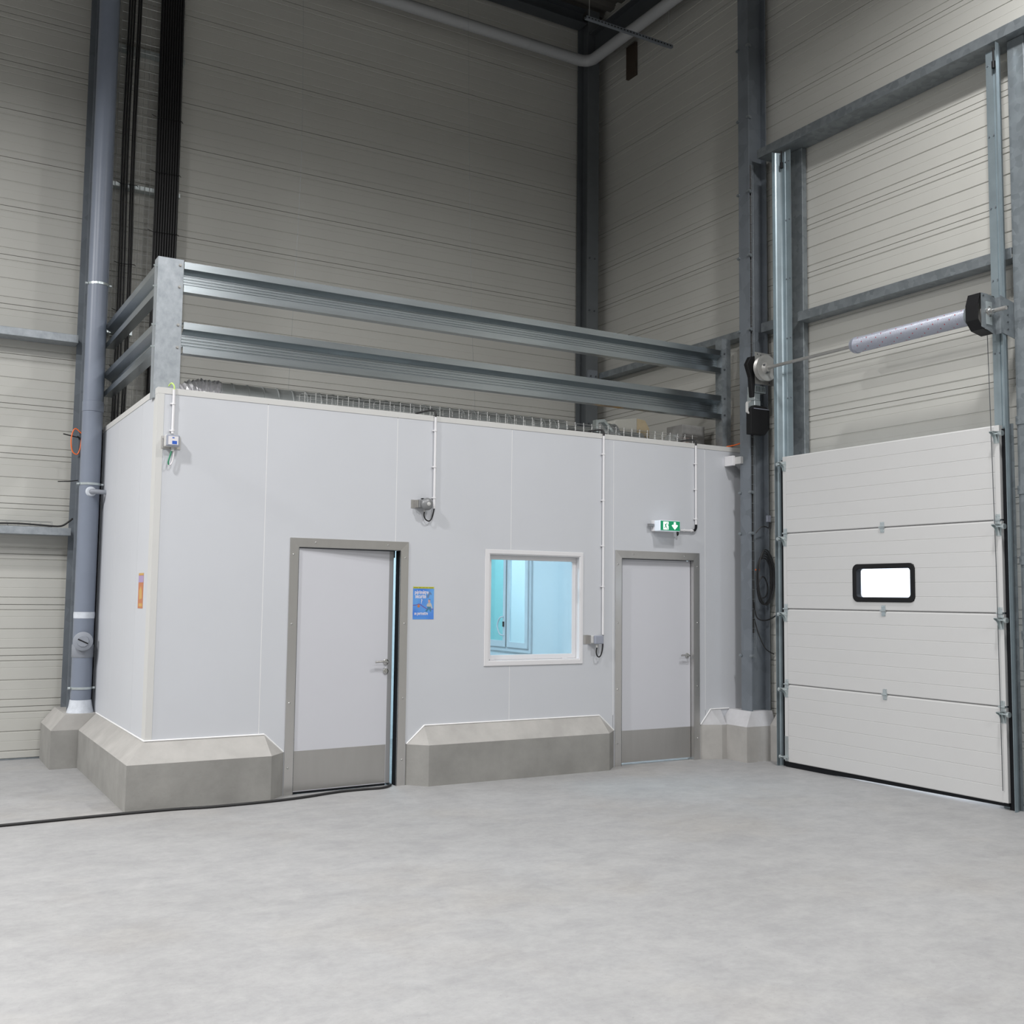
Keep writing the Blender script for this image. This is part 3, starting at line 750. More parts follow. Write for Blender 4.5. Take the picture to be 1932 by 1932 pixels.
for i, (x, z) in enumerate(ties):
    wdt = .075 if x < .3 else .13
    o = MB().tube([(x - wdt - .05, 2.80, z + .02), (x - wdt, 2.79, z), (x + wdt, 2.79, z + .01), (x + wdt + .02, 2.83, z + .012)], .0035, 5).build('cable_tie', 'black')
    tag(o, 'thin black tie strapped around the cables on the mesh tray', 'cable tie', 'cable ties on the wall tray')

# things on the lower left rail of the back wall
ct = thing('cable_tray', (-4, 2.83, 2.2805), 'low wire cable tray lying on the lower back wall rail', 'cable tray')
mb = MB()
for yy, zz in ((2.78, 2.285), (2.88, 2.285), (2.78, 2.335), (2.88, 2.335)): mb.tube([(-8.9, yy, zz), (-.40, yy, zz)], .0025, 4, smooth=False)
x = -8.9
while x < -.40: mb.tube([(x, 2.78, 2.335), (x, 2.78, 2.283), (x, 2.88, 2.283), (x, 2.88, 2.335)], .0025, 4, smooth=False); x += .10
mb.build('wire_mesh', 'wire', ct)
o = MB().tube(crom([(-.95, 2.765, 2.30), (-.7, 2.755, 2.305), (-.5, 2.755, 2.298), (-.33, 2.755, 2.295), (-.255, 2.75, 2.34), (-.225, 2.70, 2.37)], 6), .009, 8).build('cable', 'cable'); tag(o, 'black cable resting on the lower back wall rail beside the drainpipe', 'cable')
o = MB().tube(crom([(-.21, 2.47, 3.20), (-.27, 2.47, 3.24), (-.30, 2.47, 3.14), (-.285, 2.47, 3.02), (-.24, 2.47, 2.99), (-.215, 2.47, 3.05), (-.205, 2.47, 3.15)], 6), .006, 6).build('cable', 'orange'); tag(o, 'small loop of orange cable behind the drainpipe', 'cable')
o = MB().tube([(-.37, 2.50, 3.185), (-.30, 2.49, 3.17), (-.22, 2.48, 3.155)], .006, 6).tube([(-.24, 2.50, 3.17), (-.20, 2.47, 3.13)], .008, 6).build('cable_tie', 'black'); tag(o, 'black cable tie poking out behind the drainpipe, by the orange loop', 'cable tie')
o = MB().tube([(-.40, 2.50, 2.715), (-.30, 2.49, 2.72), (-.22, 2.48, 2.735)], .005, 6).build('cable_tie', 'black'); tag(o, 'black cable tie poking out behind the drainpipe, above the low rail', 'cable tie')

# ================================================================== ON THE CABIN ROOF
du = thing('ventilation_duct', (2.6, .55, 3.2), 'round galvanised spiral duct lying along the cabin roof', 'duct')
prof = []
x = .60
DR = .125; DZ = 3.345
mb = MB()
pp = []
L_ = 3.5; nn = 32
i = 0
while x < .60 + L_:
    pp += [(x - .6, DR), (x - .6 + .118, DR), (x - .6 + .121, DR + .006), (x - .6 + .129, DR + .006), (x - .6 + .132, DR)]
    x += .132
MB().lathe((.60, .55, DZ), (1, 0, 0), pp, 28).build('duct_pipe', 'duct', du)
MB().lathe((4.12, .55, DZ - .02), (1, 0, 0), [(0, DR), (.03, DR + .008), (.06, .10), (.492, .10)], 28).build('duct_reducer', 'duct', du)
MB().lathe((4.828, .55, DZ - .02), (1, 0, 0), [(0, .10), (.34, .10)], 28).build('duct_pipe', 'duct', du)
pp = []
fx = crom([(.62, .55, DZ), (.50, .55, DZ + .005), (.40, .56, DZ - .01), (.33, .58, DZ - .06), (.29, .60, 3.20)], 14)
rads = [.128 + .009 * math.sin(i * 1.9) + random.uniform(-.007, .007) for i in range(len(fx))]
fb = MB().tube(fx, .12, 28, rads=rads)
fb.v = [(p[0] + random.uniform(-.006, .006), p[1] + random.uniform(-.006, .006), max(3.2, p[2] + random.uniform(-.006, .006))) for p in fb.v]
fb.build('foil_sleeve', 'foil', du)
fb = thing('fan_housing', (4.74, .55, 3.2), 'silver round duct fan on the cabin roof', 'fan')
MB().lathe((4.62, .55, 3.345), (1, 0, 0), [(0, .108), (.02, .14), (.09, .145), (.12, .15), (.14, .13), (.16, .13), (.18, .15), (.20, .108)], 28).build('fan_ring', 'duct', fb)
MB().box(4.66, 4.80, .46, .64, 3.2, 3.22).build('fan_foot', 'duct', fb)
o = MB().prism([(4.92, 3.2), (5.22, 3.2), (5.22, 3.40), (5.10, 3.545), (4.98, 3.56), (4.92, 3.5)], 'y', .92, 1.06).build('tool_case', 'yellow', bevel=.02); tag(o, 'yellow and black tool case half hidden behind the duct fan', 'case')
b = thing('timber_crate', (5.5, 1.25, 3.2), 'pale timber and board crate on the cabin roof', 'crate')
MB().prism([(5.27, 3.2), (5.62, 3.2), (5.62, 3.725), (5.32, 3.68), (5.27, 3.60)], 'y', 1.2, 1.5).build('crate_side', 'board', b, bevel=.004)
MB().prism([(5.622, 3.2), (5.80, 3.2), (5.80, 3.62), (5.74, 3.71), (5.622, 3.722)], 'y', 1.2, 1.5).build('crate_end', 'wood', b, bevel=.004)
b = thing('duct_box', (5.95, .75, 3.2), 'square grey metal duct box with a round collar on the cabin roof', 'box')
MB().box(5.80, 6.12, .60, .88, 3.2, 3.59).build('box_body', 'block', b, bevel=.004)
MB().lathe((5.80, .74, 3.38), (-1, 0, 0), [(0, .11), (.07, .11), (.07, .09)], 24).build('collar', 'duct', b)
# wire basket along the front edge
ct = thing('cable_tray', (3.5, .22, 3.2), 'long open wire basket tray along the front edge of the cabin roof', 'cable tray')
mb = MB(); ya, yb_, za, zb = .13, .27, 3.278, 3.385
for yy, zz in ((ya, za), (.2, za), (yb_, za), (ya, 3.33), (yb_, 3.33), (ya, zb - .012), (yb_, zb - .012)): mb.tube([(1.22, yy, zz), (5.62, yy, zz)], .0024, 4, smooth=False)
x = 1.25
while x < 5.62: mb.tube([(x, ya + .014, zb), (x, ya, zb), (x, ya, za), (x, yb_, za), (x, yb_, zb), (x, yb_ - .014, zb)], .0022, 4, smooth=False); x += .10
mb.build('wire_mesh', 'wire', ct)
for x in (1.4, 2.6, 3.8, 5.0): MB().box(x, x + .04, .12, .28, 3.2, 3.275).build('tray_foot', 'zinc', ct)
for i in range(5):
    yy = .145 + .026 * i
    pts = [(x, yy + .006 * math.sin(x * 2 + i), 3.294 + .008 * (i % 2) + .006 * math.sin(x * 3.1 + i * 1.3)) for x in [2.5 + .0 + .12 * q for q in range(26)]]
    o = MB().tube(pts, .009, 6).build('cable', 'cable'); tag(o, 'black cable lying in the wire basket on the cabin roof edge', 'cable', 'cables in the roof edge basket')
o = thing('hook_bracket', (4.55, .3, 3.2), 'bent grey metal bracket standing beside the roof edge basket', 'bracket')
MB().prism([(4.42, 3.2), (4.45, 3.2), (4.45, 3.44), (4.52, 3.455), (4.62, 3.36), (4.64, 3.375), (4.53, 3.485), (4.42, 3.47)], 'y', .30, .36).build('bracket_arm', 'zinc', o)
# orange cable coil
mb = MB()
for i in range(4):
    a = .16 - .015 * i
    mb.tube([(5.74 + a * math.cos(th) + .006 * i, .25 + .075 * math.sin(th), 3.208 + .019 * i + .008 * math.sin(th * 2 + i)) for th in [2 * PI * j / 24 for j in range(24)]], .008, 6, closed=True)
mb.tube(crom([(5.90, .22, 3.28), (6.02, .03, 3.30), (6.10, -.05, 3.34), (6.17, -.11, 3.43), (6.20, -.15, 3.52)], 6), .007, 6)
o = mb.build('extension_cord', 'orange'); tag(o, 'coiled orange extension cord on the cabin roof edge by the slim post', 'cord')
o = MB().tube([(5.93, .18, 3.205), (5.955, .17, 3.30), (6.0, .155, 3.39)], .006, 6).build('cable_tie', 'black'); tag(o, 'black cable tie sticking up beside the orange cord', 'cable tie')
# suspension wires
for pts, lab in (([(1.20, .55, 9.55), (1.30, .55, 6.1), (1.262, .55, 4.2), (1.240, .55, 3.475)], 'thin steel suspension wire hanging down to the spiral duct, nearer the wide post'),
                 ([(2.95, .55, 9.55), (3.06, .55, 5.2), (3.135, .55, 3.6), (3.14, .55, 3.475)], 'thin steel suspension wire hanging down to the spiral duct, nearer the duct fan')):
    o = MB().tube(crom(pts, 4), .0010, 5).build('suspension_wire', 'steel_col'); tag(o, lab, 'wire')

# ================================================================== ON THE CABIN FRONT
def conduit(label, x, z0, z1, clips, extra=None):
    t = thing('conduit', (x, -.02, z0), label, 'conduit')
    MB().cyl((x, -.0185, z0), (x, -.0185, z1), .0115, 12).build('conduit_tube', 'pvc_white', t)
    for z in clips: MB().lathe((x, -.0185, z), (0, 0, 1), [(0, .012), (.0, .016), (.014, .016), (.014, .012)], 12).box(x - .026, x - .012, -.02, -.0045, z + .002, z + .012).build('conduit_clip', 'pvc_white', t)
    return t
conduit('short white conduit above the junction box at the cabin corner', .118, 2.908, 3.262, (2.925, 3.14))
conduit('white conduit running down to the grey bell', 2.434, 2.43, 3.262, (2.52, 2.8, 3.13))
conduit('long white conduit running down to the junction box beside the window', 4.292, 1.285, 3.250, (1.75, 2.15, 2.6, 3.06))
t = conduit('white conduit turning towards the green exit sign', 5.472, 2.415, 3.250, (2.47, 2.78, 3.05))
MB().tube(crom([(5.472, -.0185, 2.418), (5.470, -.019, 2.385), (5.455, -.0195, 2.362), (5.43, -.0195, 2.352)], 6), .0125, 10).build('elbow', 'rubber', t)
MB().cyl((5.44, -.0195, 2.352), (5.255, -.0195, 2.350), .0115, 12).build('conduit_arm', 'pvc_white', t)
for x in (5.40, 5.30): MB().lathe((x, -.0195, 2.351), (1, 0, 0), [(0, .0125), (0, .0165), (.014, .0165), (.014, .0125)], 12).build('conduit_clip', 'pvc_white', t)
for x, z in ((2.434, 3.262), (4.292, 3.25), (5.472, 3.25)):
    o = MB().tube(crom([(x, -.0185, z - .01), (x - .002, -.022, z + .03), (x - .015, .0, z + .06), (x - .06, .09, z + .062), (x - .12, .16, z + .045)], 6), .0085, 8).build('cable', 'cable')
    tag(o, 'black cable bending over the cabin top edge into a white conduit', 'cable', 'cable bends over the cabin edge')
o = MB().tube(crom([(.118, -.0185, 3.255), (.117, -.02, 3.29), (.10, .0, 3.315), (.09, .05, 3.30)], 6), .006, 6).build('cable', 'lime'); tag(o, 'green and yellow earth wire at the top of the corner conduit', 'cable')

# corner junction box
jb = thing('junction_box', (.11, -.05, 2.80), 'small grey junction box with a blue label at the cabin corner', 'junction box')
MB().holes('y', (.035, .185, 2.785, 2.885), [(.045, .052, 2.80, 2.865)], -.006, -.0035).build('mount_plate', 'stainless', jb)
MB().box(.055, .165, -.06, -.0062, 2.798, 2.892).build('box_body', 'box_pale', jb, bevel=.008)
lid = MB().box(.060, .162, -.082, -.0605, 2.800, 2.890).build('box_lid', 'box_grey', jb, bevel=.008)
MB().box(.073, .150, -.0835, -.0815, 2.812, 2.878).build('label_plate', 'label_white', lid)
MB().box(.103, .140, -.0845, -.0833, 2.816, 2.842).build('label_print', 'label_blue', lid)
MB().box(.103, .120, -.0845, -.0833, 2.862, 2.870).build('label_print', 'label_blue', lid)
MB().cyl((.118, -.04, 2.7985), (.118, -.04, 2.765), .013, 12).build('cable_gland', 'box_pale', jb)
MB().tube(crom([(.110, -.04, 2.768), (.098, -.04, 2.72), (.088, -.04, 2.675), (.094, -.04, 2.655)], 5), .006, 8).build('wire_loop', 'green', jb)
MB().tube(crom([(.126, -.04, 2.768), (.126, -.04, 2.74), (.120, -.04, 2.69), (.108, -.04, 2.66), (.095, -.04, 2.654)], 5), .0062, 8).build('wire_sleeve', 'label_white', jb)
# bell
be = thing('alarm_bell', (2.33, -.05, 2.40), 'round grey alarm bell on a bracket above the blue poster', 'bell')
MB().box(2.212, 2.30, -.0045, -.0005, 2.425, 2.50).build('mount_plate', 'stainless', be)
MB().box(2.25, 2.262, -.05, -.0045, 2.43, 2.495).build('mount_arm', 'stainless', be)
MB().box(2.264, 2.36, -.062, -.0048, 2.428, 2.502).build('bell_base', 'bell', be, bevel=.006)
dm = MB().lathe((2.338, -.0625, 2.462), (0, -1, 0), [(0, .050), (.0, .056), (.016, .056), (.028, .050), (.038, .036), (.044, .018), (.0445, .001)], 32).build('bell_dome', 'bell', be)
MB().lathe((2.338, -.106, 2.462), (0, -1, 0), [(0, .017), (.003, .017), (.004, .008), (.008, .007)], 20).build('bell_badge', 'box_pale', dm)
MB().box(2.30, 2.335, -.05, -.02, 2.503, 2.515).build('bell_clapper_cover', 'black', be)
MB().cyl((2.33, -.035, 2.4275), (2.33, -.035, 2.395), .009, 10).build('cable_gland', 'box_pale', be)
MB().tube(crom([(2.33, -.035, 2.398), (2.326, -.035, 2.36), (2.345, -.035, 2.325), (2.38, -.032, 2.315), (2.41, -.026, 2.345), (2.434, -.0185, 2.428)], 6), .0055, 8).build('cable_loop', 'black', be)
# junction box beside the window
jb = thing('junction_box', (4.2, -.05, 1.20), 'plain grey junction box with a black cable loop beside the window', 'junction box')
MB().box(4.072, 4.13, -.0045, -.0005, 1.198, 1.285).build('mount_plate', 'stainless', jb)
MB().box(4.125, 4.135, -.045, -.0046, 1.20, 1.283).build('mount_arm', 'stainless', jb)
MB().box(4.136, 4.252, -.05, -.0006, 1.205, 1.28).build('box_body', 'box_pale', jb, bevel=.006)
MB().box(4.158, 4.256, -.085, -.0505, 1.200, 1.282).build('box_lid', 'box_grey', jb, bevel=.008)
MB().cyl((4.20, -.05, 1.1995), (4.20, -.05, 1.165), .011, 10).build('cable_gland', 'box_pale', jb)
MB().tube(crom([(4.20, -.05, 1.168), (4.192, -.05, 1.12), (4.205, -.05, 1.082), (4.235, -.045, 1.075), (4.270, -.03, 1.11), (4.290, -.02, 1.18), (4.292, -.0185, 1.283)], 6), .0058, 8).build('cable_loop', 'black', jb)

# exit sign
es = thing('exit_sign', (5.04, -.07, 2.32), 'lit green exit sign with running figure and down arrow', 'sign')
MB().box(4.835, 4.90, -.05, -.02, 2.372, 2.40).build('side_bracket', 'bell', es)
MB().box(4.895, 5.175, -.045, -.0005, 2.325, 2.437).build('sign_base', 'pvc_white', es, bevel=.006)
sb = MB().box(4.905, 5.165, -.135, -.0455, 2.328, 2.434).build('sign_body', 'sign_side', es, bevel=.006)
fy = -.1362
fc = MB().box(4.912, 5.160, fy, -.1352, 2.333, 2.429).build('sign_face', 'sign_green', sb)
sx, sz = 4.912, 2.333
def sp(pts): return [(sx + a, sz + b) for a, b in pts]
MB().prism(sp([(.035, .008), (.100, .008), (.100, .088), (.035, .088)]), 'y', fy - .0008, fy - .0001).build('doorway_symbol', 'sign_white', fc)
run = MB()
run.prism(sp([(.058, .048), (.078, .066), (.090, .060), (.094, .048), (.102, .046), (.102, .052), (.096, .062), (.082, .072), (.068, .070), (.054, .058), (.050, .050)]), 'y', fy - .0016, fy - .0009)
run.prism(sp([(.060, .056), (.072, .062), (.074, .040), (.086, .024), (.092, .010), (.085, .008), (.077, .022), (.066, .034), (.056, .026), (.040, .024), (.040, .030), (.052, .033), (.060, .042)]), 'y', fy - .0016, fy - .0009)
run.lathe((sx + .082, fy - .0009, sz + .079), (0, -1, 0), [(0, .0055), (.0006, .0055)], 12, smooth=False)
run.build('running_figure', 'sign_green', fc)
MB().prism(sp([(.170, .086), (.194, .086), (.194, .052), (.204, .062), (.222, .052), (.182, .010), (.142, .052), (.160, .062), (.170, .052)]), 'y', fy - .0008, fy - .0001).build('arrow_symbol', 'sign_white', fc)
MB().tube(crom([(5.166, -.07, 2.345), (5.19, -.05, 2.34), (5.205, -.035, 2.315), (5.215, -.03, 2.295), (5.225, -.03, 2.31), (5.222, -.03, 2.34), (5.24, -.025, 2.352), (5.26, -.0195, 2.35)], 6), .0055, 8).build('cable_loop', 'black', es)

# posters
def text_mesh(body, size, x, z, yf, m, parent, name='lettering', axis='y', squeeze=1.0, zs=1.15):
    cu = bpy.data.curves.new('t', 'FONT'); cu.body = body; cu.size = size; cu.resolution_u = 2; cu.offset = size * .022
    ob = bpy.data.objects.new('t', cu)
    me = bpy.data.meshes.new_from_object(ob)
    mb = MB(); mb.v = [(x + v.co.x * squeeze, yf, z + v.co.y * zs) for v in me.vertices]; mb.f = [tuple(p.vertices) for p in me.polygons]; mb.sm = [False] * len(mb.f)
    bpy.data.objects.remove(ob); bpy.data.curves.remove(cu); bpy.data.meshes.remove(me)
    return mb.build(name, m, parent)
po = thing('safety_poster', (2.352, -.001, 1.438), 'small blue illustrated safety poster with a walking man', 'poster')
PX, PZ, PWd, PH = 2.249, 1.438, .206, .289
MB().box(PX, PX + PWd, -.0018, -.0004, PZ, PZ + PH).build('poster_sheet', 'p_blue', po)
MB().box(PX, PX + PWd, -.0022, -.0019, PZ + PH - .016, PZ + PH).build('poster_band', 'p_yellow', po)
mb = MB(); x = PX + .006
for wd in (.042, .028, .027, .028, .045):
    mb.box(x, x + wd, -.0025, -.0023, PZ + PH - .011, PZ + PH - .006); x += wd + .0055
mb.build('band_print', 'p_olive', po)
def pp2(pts): return [(PX + a * PWd / .84, PZ + PH - b * PH / 1.32) for a, b in pts]
def flat(pts, m, name, y0=-.0023): return MB().prism(pp2(pts), 'y', y0 - .0002, y0).build(name, m, po)
text_mesh('périmètre', .042, PX + .016, PZ + PH - .064, -.0024, 'p_cream', po, squeeze=.80)
text_mesh('sécurité', .044, PX + .022, PZ + PH - .101, -.0024, 'p_cream', po, squeeze=.74)
text_mesh('?', .046, PX + .078, PZ + PH - .147, -.0024, 'p_cream', po, squeeze=.9)
text_mesh('se permettre', .036, PX + .014, PZ + .040, -.0024, 'p_cream', po, squeeze=.70)
flat([(.66, .19), (.73, .25), (.75, .33), (.67, .31), (.62, .46), (.56, .44), (.55, .38)], 'p_slate', 'hanging_shape')
flat([(.0, .745), (.12, .735), (.24, .685), (.34, .74), (.45, .82), (.58, .89), (.70, .90), (.83, .905), (.83, .92), (.70, .918), (.57, .91), (.44, .84), (.33, .76), (.24, .705), (.12, .755), (.0, .765)], 'p_rope', 'rope_line')
flat([(.19, .74), (.25, .71), (.28, .78), (.27, .84), (.20, .84), (.17, .80)], 'p_orange', 'orange_shape', -.0026)
flat([(.605, .53), (.68, .50), (.70, .55), (.68, .62), (.66, .66), (.61, .63)], 'p_skin', 'figure_head', -.0026)
flat([(.62, .50), (.69, .50), (.70, .55), (.64, .53)], 'p_slate', 'figure_hair', -.0029)
flat([(.60, .66), (.69, .63), (.74, .70), (.79, .88), (.75, .88), (.70, .76), (.69, .82), (.55, .80), (.55, .73)], 'p_shirt', 'figure_shirt', -.0026)
flat([(.58, .80), (.70, .81), (.74, .98), (.70, 1.02), (.64, .90), (.55, 1.02), (.50, .98), (.58, .88)], 'p_teal', 'figure_legs', -.0027)
p2 = thing('safety_poster', (-.001, .375, 1.52), 'orange and violet poster on the narrow side face of the cabin', 'poster')
MB().box(-.0018, -.0004, .284, .474, 1.52, 1.805).build('poster_sheet', 'p_orange', p2)
MB().box(-.0024, -.0019, .284, .474, 1.73, 1.785).build('poster_sky', 'p_mauve', p2)
MB().box(-.0024, -.0019, .284, .474, 1.788, 1.805).build('poster_band', 'p_gold', p2)
MB().prism([(.32, 1.60), (.42, 1.59), (.44, 1.66), (.37, 1.70), (.33, 1.66)], 'x', -.0024, -.0019).prism([(.30, 1.535), (.44, 1.535), (.44, 1.56), (.30, 1.56)], 'x', -.0024, -.0019).build('poster_print', 'p_gold', p2)

# white bracket between cabin and column
b = thing('pipe_stub', (5.96, -.06, 3.06), 'short white square stub bridging the cabin top and the column', 'bracket')
MB().box(5.88, 5.915, -.13, -.001, 3.06, 3.165).build('stub_flange', 'pvc_white', b, bevel=.003)
MB().box(5.9155, 5.949, -.215, -.02, 3.075, 3.15).build('stub_body', 'box_pale', b)

# floor cable
o = MB().tube(crom([(-4.5, -.9, .011), (-2.0, -.35, .011), (-.8, -.24, .011), (.10, -.215, .011), (.46, -.255, .011), (.9, -.245, .011), (1.2, -.20, .011), (1.55, -.10, .011), (1.78, -.085, .011), (1.95, -.09, .011), (2.05, -.02, .011), (2.085, .08, .011), (2.09, .5, .011)], 8), .0105, 8).build('floor_cable', 'cable'); tag(o, 'black cable lying on the floor along the kerb and into the ajar door', 'cable')

# ================================================================== DOCK DOOR
dd = thing('door_3', (6.015, -1.97, 0), 'pale ribbed sectional dock door with a small dark framed window', 'door', kind='structure')
XD = 5.99; DT = .045
YL, YR = -.748, -3.185
ZB = [.052, .811, 1.558, 2.3126, 3.0956]
WY0, WY1, WZ0, WZ1 = -2.322, -1.652, 1.648, 1.972
secs = []
for i in range(4):
    a, b = ZB[i] + (.004 if i else 0), ZB[i + 1] - .004
    n = 6; prof = [(XD, a + .004), (XD - .0, a + .004)]
    pts = [(XD + .004, a), (XD, a + .006)]
    for k in range(1, n):
        z = a + (b - a) * k / n
        pts += [(XD, z - .0035), (XD + .0022, z - .0012), (XD + .0022, z + .0012), (XD, z + .0035)]
    pts += [(XD, b - .012), (XD + .010, b), (XD + DT, b), (XD + DT, a)]
    mb = MB()
    if i != 2:
        mb.prism(pts, 'y', YR + .045, YL - .045)
    else:
        for (q0, q1) in ((YR + .045, WY0), (WY1, YL - .045)): mb.prism(pts, 'y', q0, q1)
        lo = [p for p in pts if p[1] < WZ0 - .001]; hi = [p for p in pts if p[1] > WZ1 + .001]
        front_lo = [p for p in pts[:-2] if p[1] < WZ0]; front_hi = [p for p in pts[:-2] if p[1] > WZ1]
        mb.prism(front_lo + [(XD, WZ0), (XD + DT, WZ0), (XD + DT, a)], 'y', WY0, WY1)
        mb.prism([(XD, WZ1)] + front_hi + [(XD + DT, b), (XD + DT, WZ1)], 'y', WY0, WY1)
    s = mb.build('door_section', 'dock_panel', dd)
    for (q0, q1) in ((YL - .044, YL), (YR, YR + .044)):
        MB().box(XD - .0015, XD + DT, q0, q1, a + .004, b - .002).build('end_cap', 'dock_panel', s)
    secs.append(s)
for z in ZB[1:4]: MB().box(XD + .014, XD + DT - .002, YR + .05, YL - .05, z - .0038, z + .0038).build('joint_gasket', 'joint_dark', dd)
# window of the door, rounded black frame
def rrect(y0, y1, z0, z1, r, n=6):
    out = []
    for cy, cz, st in ((y1 - r, z1 - r, 0), (y0 + r, z1 - r, 90), (y0 + r, z0 + r, 180), (y1 - r, z0 + r, 270)):
        for k in range(n + 1):
            a = math.radians(st + 90 * k / n); out.append((cy + r * math.cos(a), cz + r * math.sin(a)))
    return out
ou = rrect(WY0 - .012, WY1 + .012, WZ0 - .012, WZ1 + .012, .055); inn = rrect(WY0 + .034, WY1 - .034, WZ0 + .032, WZ1 - .032, .03)
mb = MB(); n = len(ou)
for xx in (XD - .012, XD + DT + .01):
    mb.v += [(xx, p[0], p[1]) for p in ou] + [(xx, p[0], p[1]) for p in inn]
for i in range(n):
    j = (i + 1) % n
    for f in ((i, j, n + j, n + i), (2 * n + i, 2 * n + j, 3 * n + j, 3 * n + i), (i, j, 2 * n + j, 2 * n + i), (n + i, n + j, 3 * n + j, 3 * n + i)):
        mb.f.append(f); mb.sm.append(False)
fr_ = mb.build('window_frame', 'black', secs[2], bevel=.004)
MB().box(XD + .015, XD + .019, WY0 + .03, WY1 - .03, WZ0 + .028, WZ1 - .028).build('pane', 'acrylic', secs[2])
# bottom seal lifting slightly off the floor towards its far end
v = []
for yy, zlo in ((YL, .001), (-1.25, .002), (-1.7, .014), (YR, .028)):
    v += [(XD + .006, yy, zlo), (XD + .040, yy, zlo), (XD + .040, yy, .0515), (XD + .006, yy, .0515)]
f = [(0, 1, 2, 3), (12, 15, 14, 13)]
for k in range(3):
    for q in range(4): f.append((k * 4 + q, k * 4 + (q + 1) % 4, k * 4 + 4 + (q + 1) % 4, k * 4 + 4 + q))
MB().add(v, f).build('bottom_seal', 'rubber', dd)
# hinges (centre and ends) and roller brackets
def hinge(y, z):
    mb = MB().box(XD - .004, XD - .0018, y - .022, y + .022, z + .008, z + .048).box(XD - .004, XD - .0018, y - .022, y + .022, z - .048, z - .008)
    mb.cyl((XD - .010, y - .030, z), (XD - .010, y + .030, z), .008, 10)
    mb.box(XD - .010, XD - .002, y - .018, y + .018, z - .01, z + .01)
    for a in (-.013, .013):
        for b in (-.036, .036): mb.cyl((XD - .004, y + a, z + b), (XD - .008, y + a, z + b), .005, 6)
    return mb
hp = None
for z in ZB[1:4]:
    for y in ((YL + YR) / 2 - .02, YL - .03, YR + .03):
        if hp is None: hp = hinge(y, z).build('hinge', 'zinc', dd); ho = WORLD[hp.name]; h0 = (y, z)
        else: link_copy(hp, dd, (ho[0], ho[1] + y - h0[0], ho[2] + z - h0[1]))
def roller(sgn):
    """roller bracket, origin at panel edge; sgn +1 on the left stile (towards +Y)"""
    mb = MB()
    mb.box(XD - .004, XD - .0018, 0, -sgn * .045, -.055, .045)
    # curved bracket cheek standing out from the panel
    for yy in (-sgn * .008, -sgn * .040):
        mb.prism([(XD - .002, .04), (XD - .075, .040), (XD - .075, .028), (XD - .040, .010), (XD - .022, -.015), (XD - .012, -.05), (XD - .002, -.05)], 'y', yy - .0015, yy + .0015)
    mb.box(XD - .075, XD - .03, -sgn * .04, -sgn * .008, .034, .040)
    mb.cyl((XD - .028, -sgn * .055, .020), (XD - .028, sgn * .030, .020), .007, 8)
    mb.cyl((XD - .028, sgn * .030, .020), (XD - .028, sgn * .050, .020), .022, 14)
    return mb
for sgn, ye in ((1, YL), (-1, YR)):
    rp = None
    for z in (ZB[1] - .075, ZB[2] - .075, ZB[3] - .075, ZB[4] - .10):
        if rp is None:
            mb = roller(sgn); mb.v = [(p[0], p[1] + ye, p[2] + z) for p in mb.v]
            rp = mb.build('roller_bracket', 'zinc', dd); ro = WORLD[rp.name]; rz = z
        else: link_copy(rp, dd, (ro[0], ro[1], ro[2] + z - rz))
bb = MB().box(XD - .005, XD - .0018, YL - .045, YL, .06, .30).box(XD - .03, XD - .005, YL - .03, YL - .008, .075, .11).cyl((XD - .022, YL - .05, .095), (XD - .022, YL + .03, .095), .008, 8).cyl((XD - .022, YL + .03, .095), (XD - .022, YL + .05, .095), .02, 12).build('bottom_bracket', 'zinc', dd)

# tracks
def track(label, y0, sgn, ztop):
    t = thing('door_track', (6.0, y0, 0), label, 'track')
    Yv = lambda d: y0 - sgn * d
    # lip + web + back plate, extruded in plan
    pl = [(5.962, Yv(0)), (5.962, Yv(.004)), (6.000, Yv(.004)), (6.012, Yv(.012)), (6.052, Yv(.030)), (6.060, Yv(.045)), (6.060, Yv(.088)), (6.052, Yv(.092)), (6.060, Yv(.096)), (6.060, Yv(.165)), (6.064, Yv(.165)), (6.064, Yv(.041)), (6.054, Yv(.024)), (6.012, Yv(.006)), (6.0, Yv(0))]
    MB().prism(pl, 'z', 0.0, ztop).build('track_profile', 'galv_blue', t)
    MB().box(6.0645, 6.068, Yv(.0), Yv(.17), 0.0, 3.1).build('backing_angle', 'galv', t)
    MB().box(6.020, 6.0505, Yv(.035), Yv(.086), 0.0, 3.06).build('side_seal', 'rubber', t)
    bp = None
    z = .6
    while z < ztop - .1:
        for d in (.10, .145):
            m1 = MB().cyl((6.0595, Yv(d), z), (6.053, Yv(d), z), .0075, 8)
            if bp is None: bp = m1.build('bolt', 'steel_col', t); bo = WORLD[bp.name]; b0 = (Yv(d), z)
            else: link_copy(bp, t, (bo[0], bo[1] + Yv(d) - b0[0], bo[2] + z - b0[1]))
        z += .62
    MB().cyl((6.03, Yv(.07), ztop - .12), (6.03, Yv(.07), ztop + .0), .008, 8).cyl((6.03, Yv(.07), ztop - .18), (6.03, Yv(.07), ztop - .12), .016, 10).build('end_buffer', 'black', t)
    return t
track('galvanised vertical door track beside the tall column', -.66, 1, 6.30)
tr = track('galvanised vertical door track under the drum plate at the far door edge', -3.262, -1, 6.30)
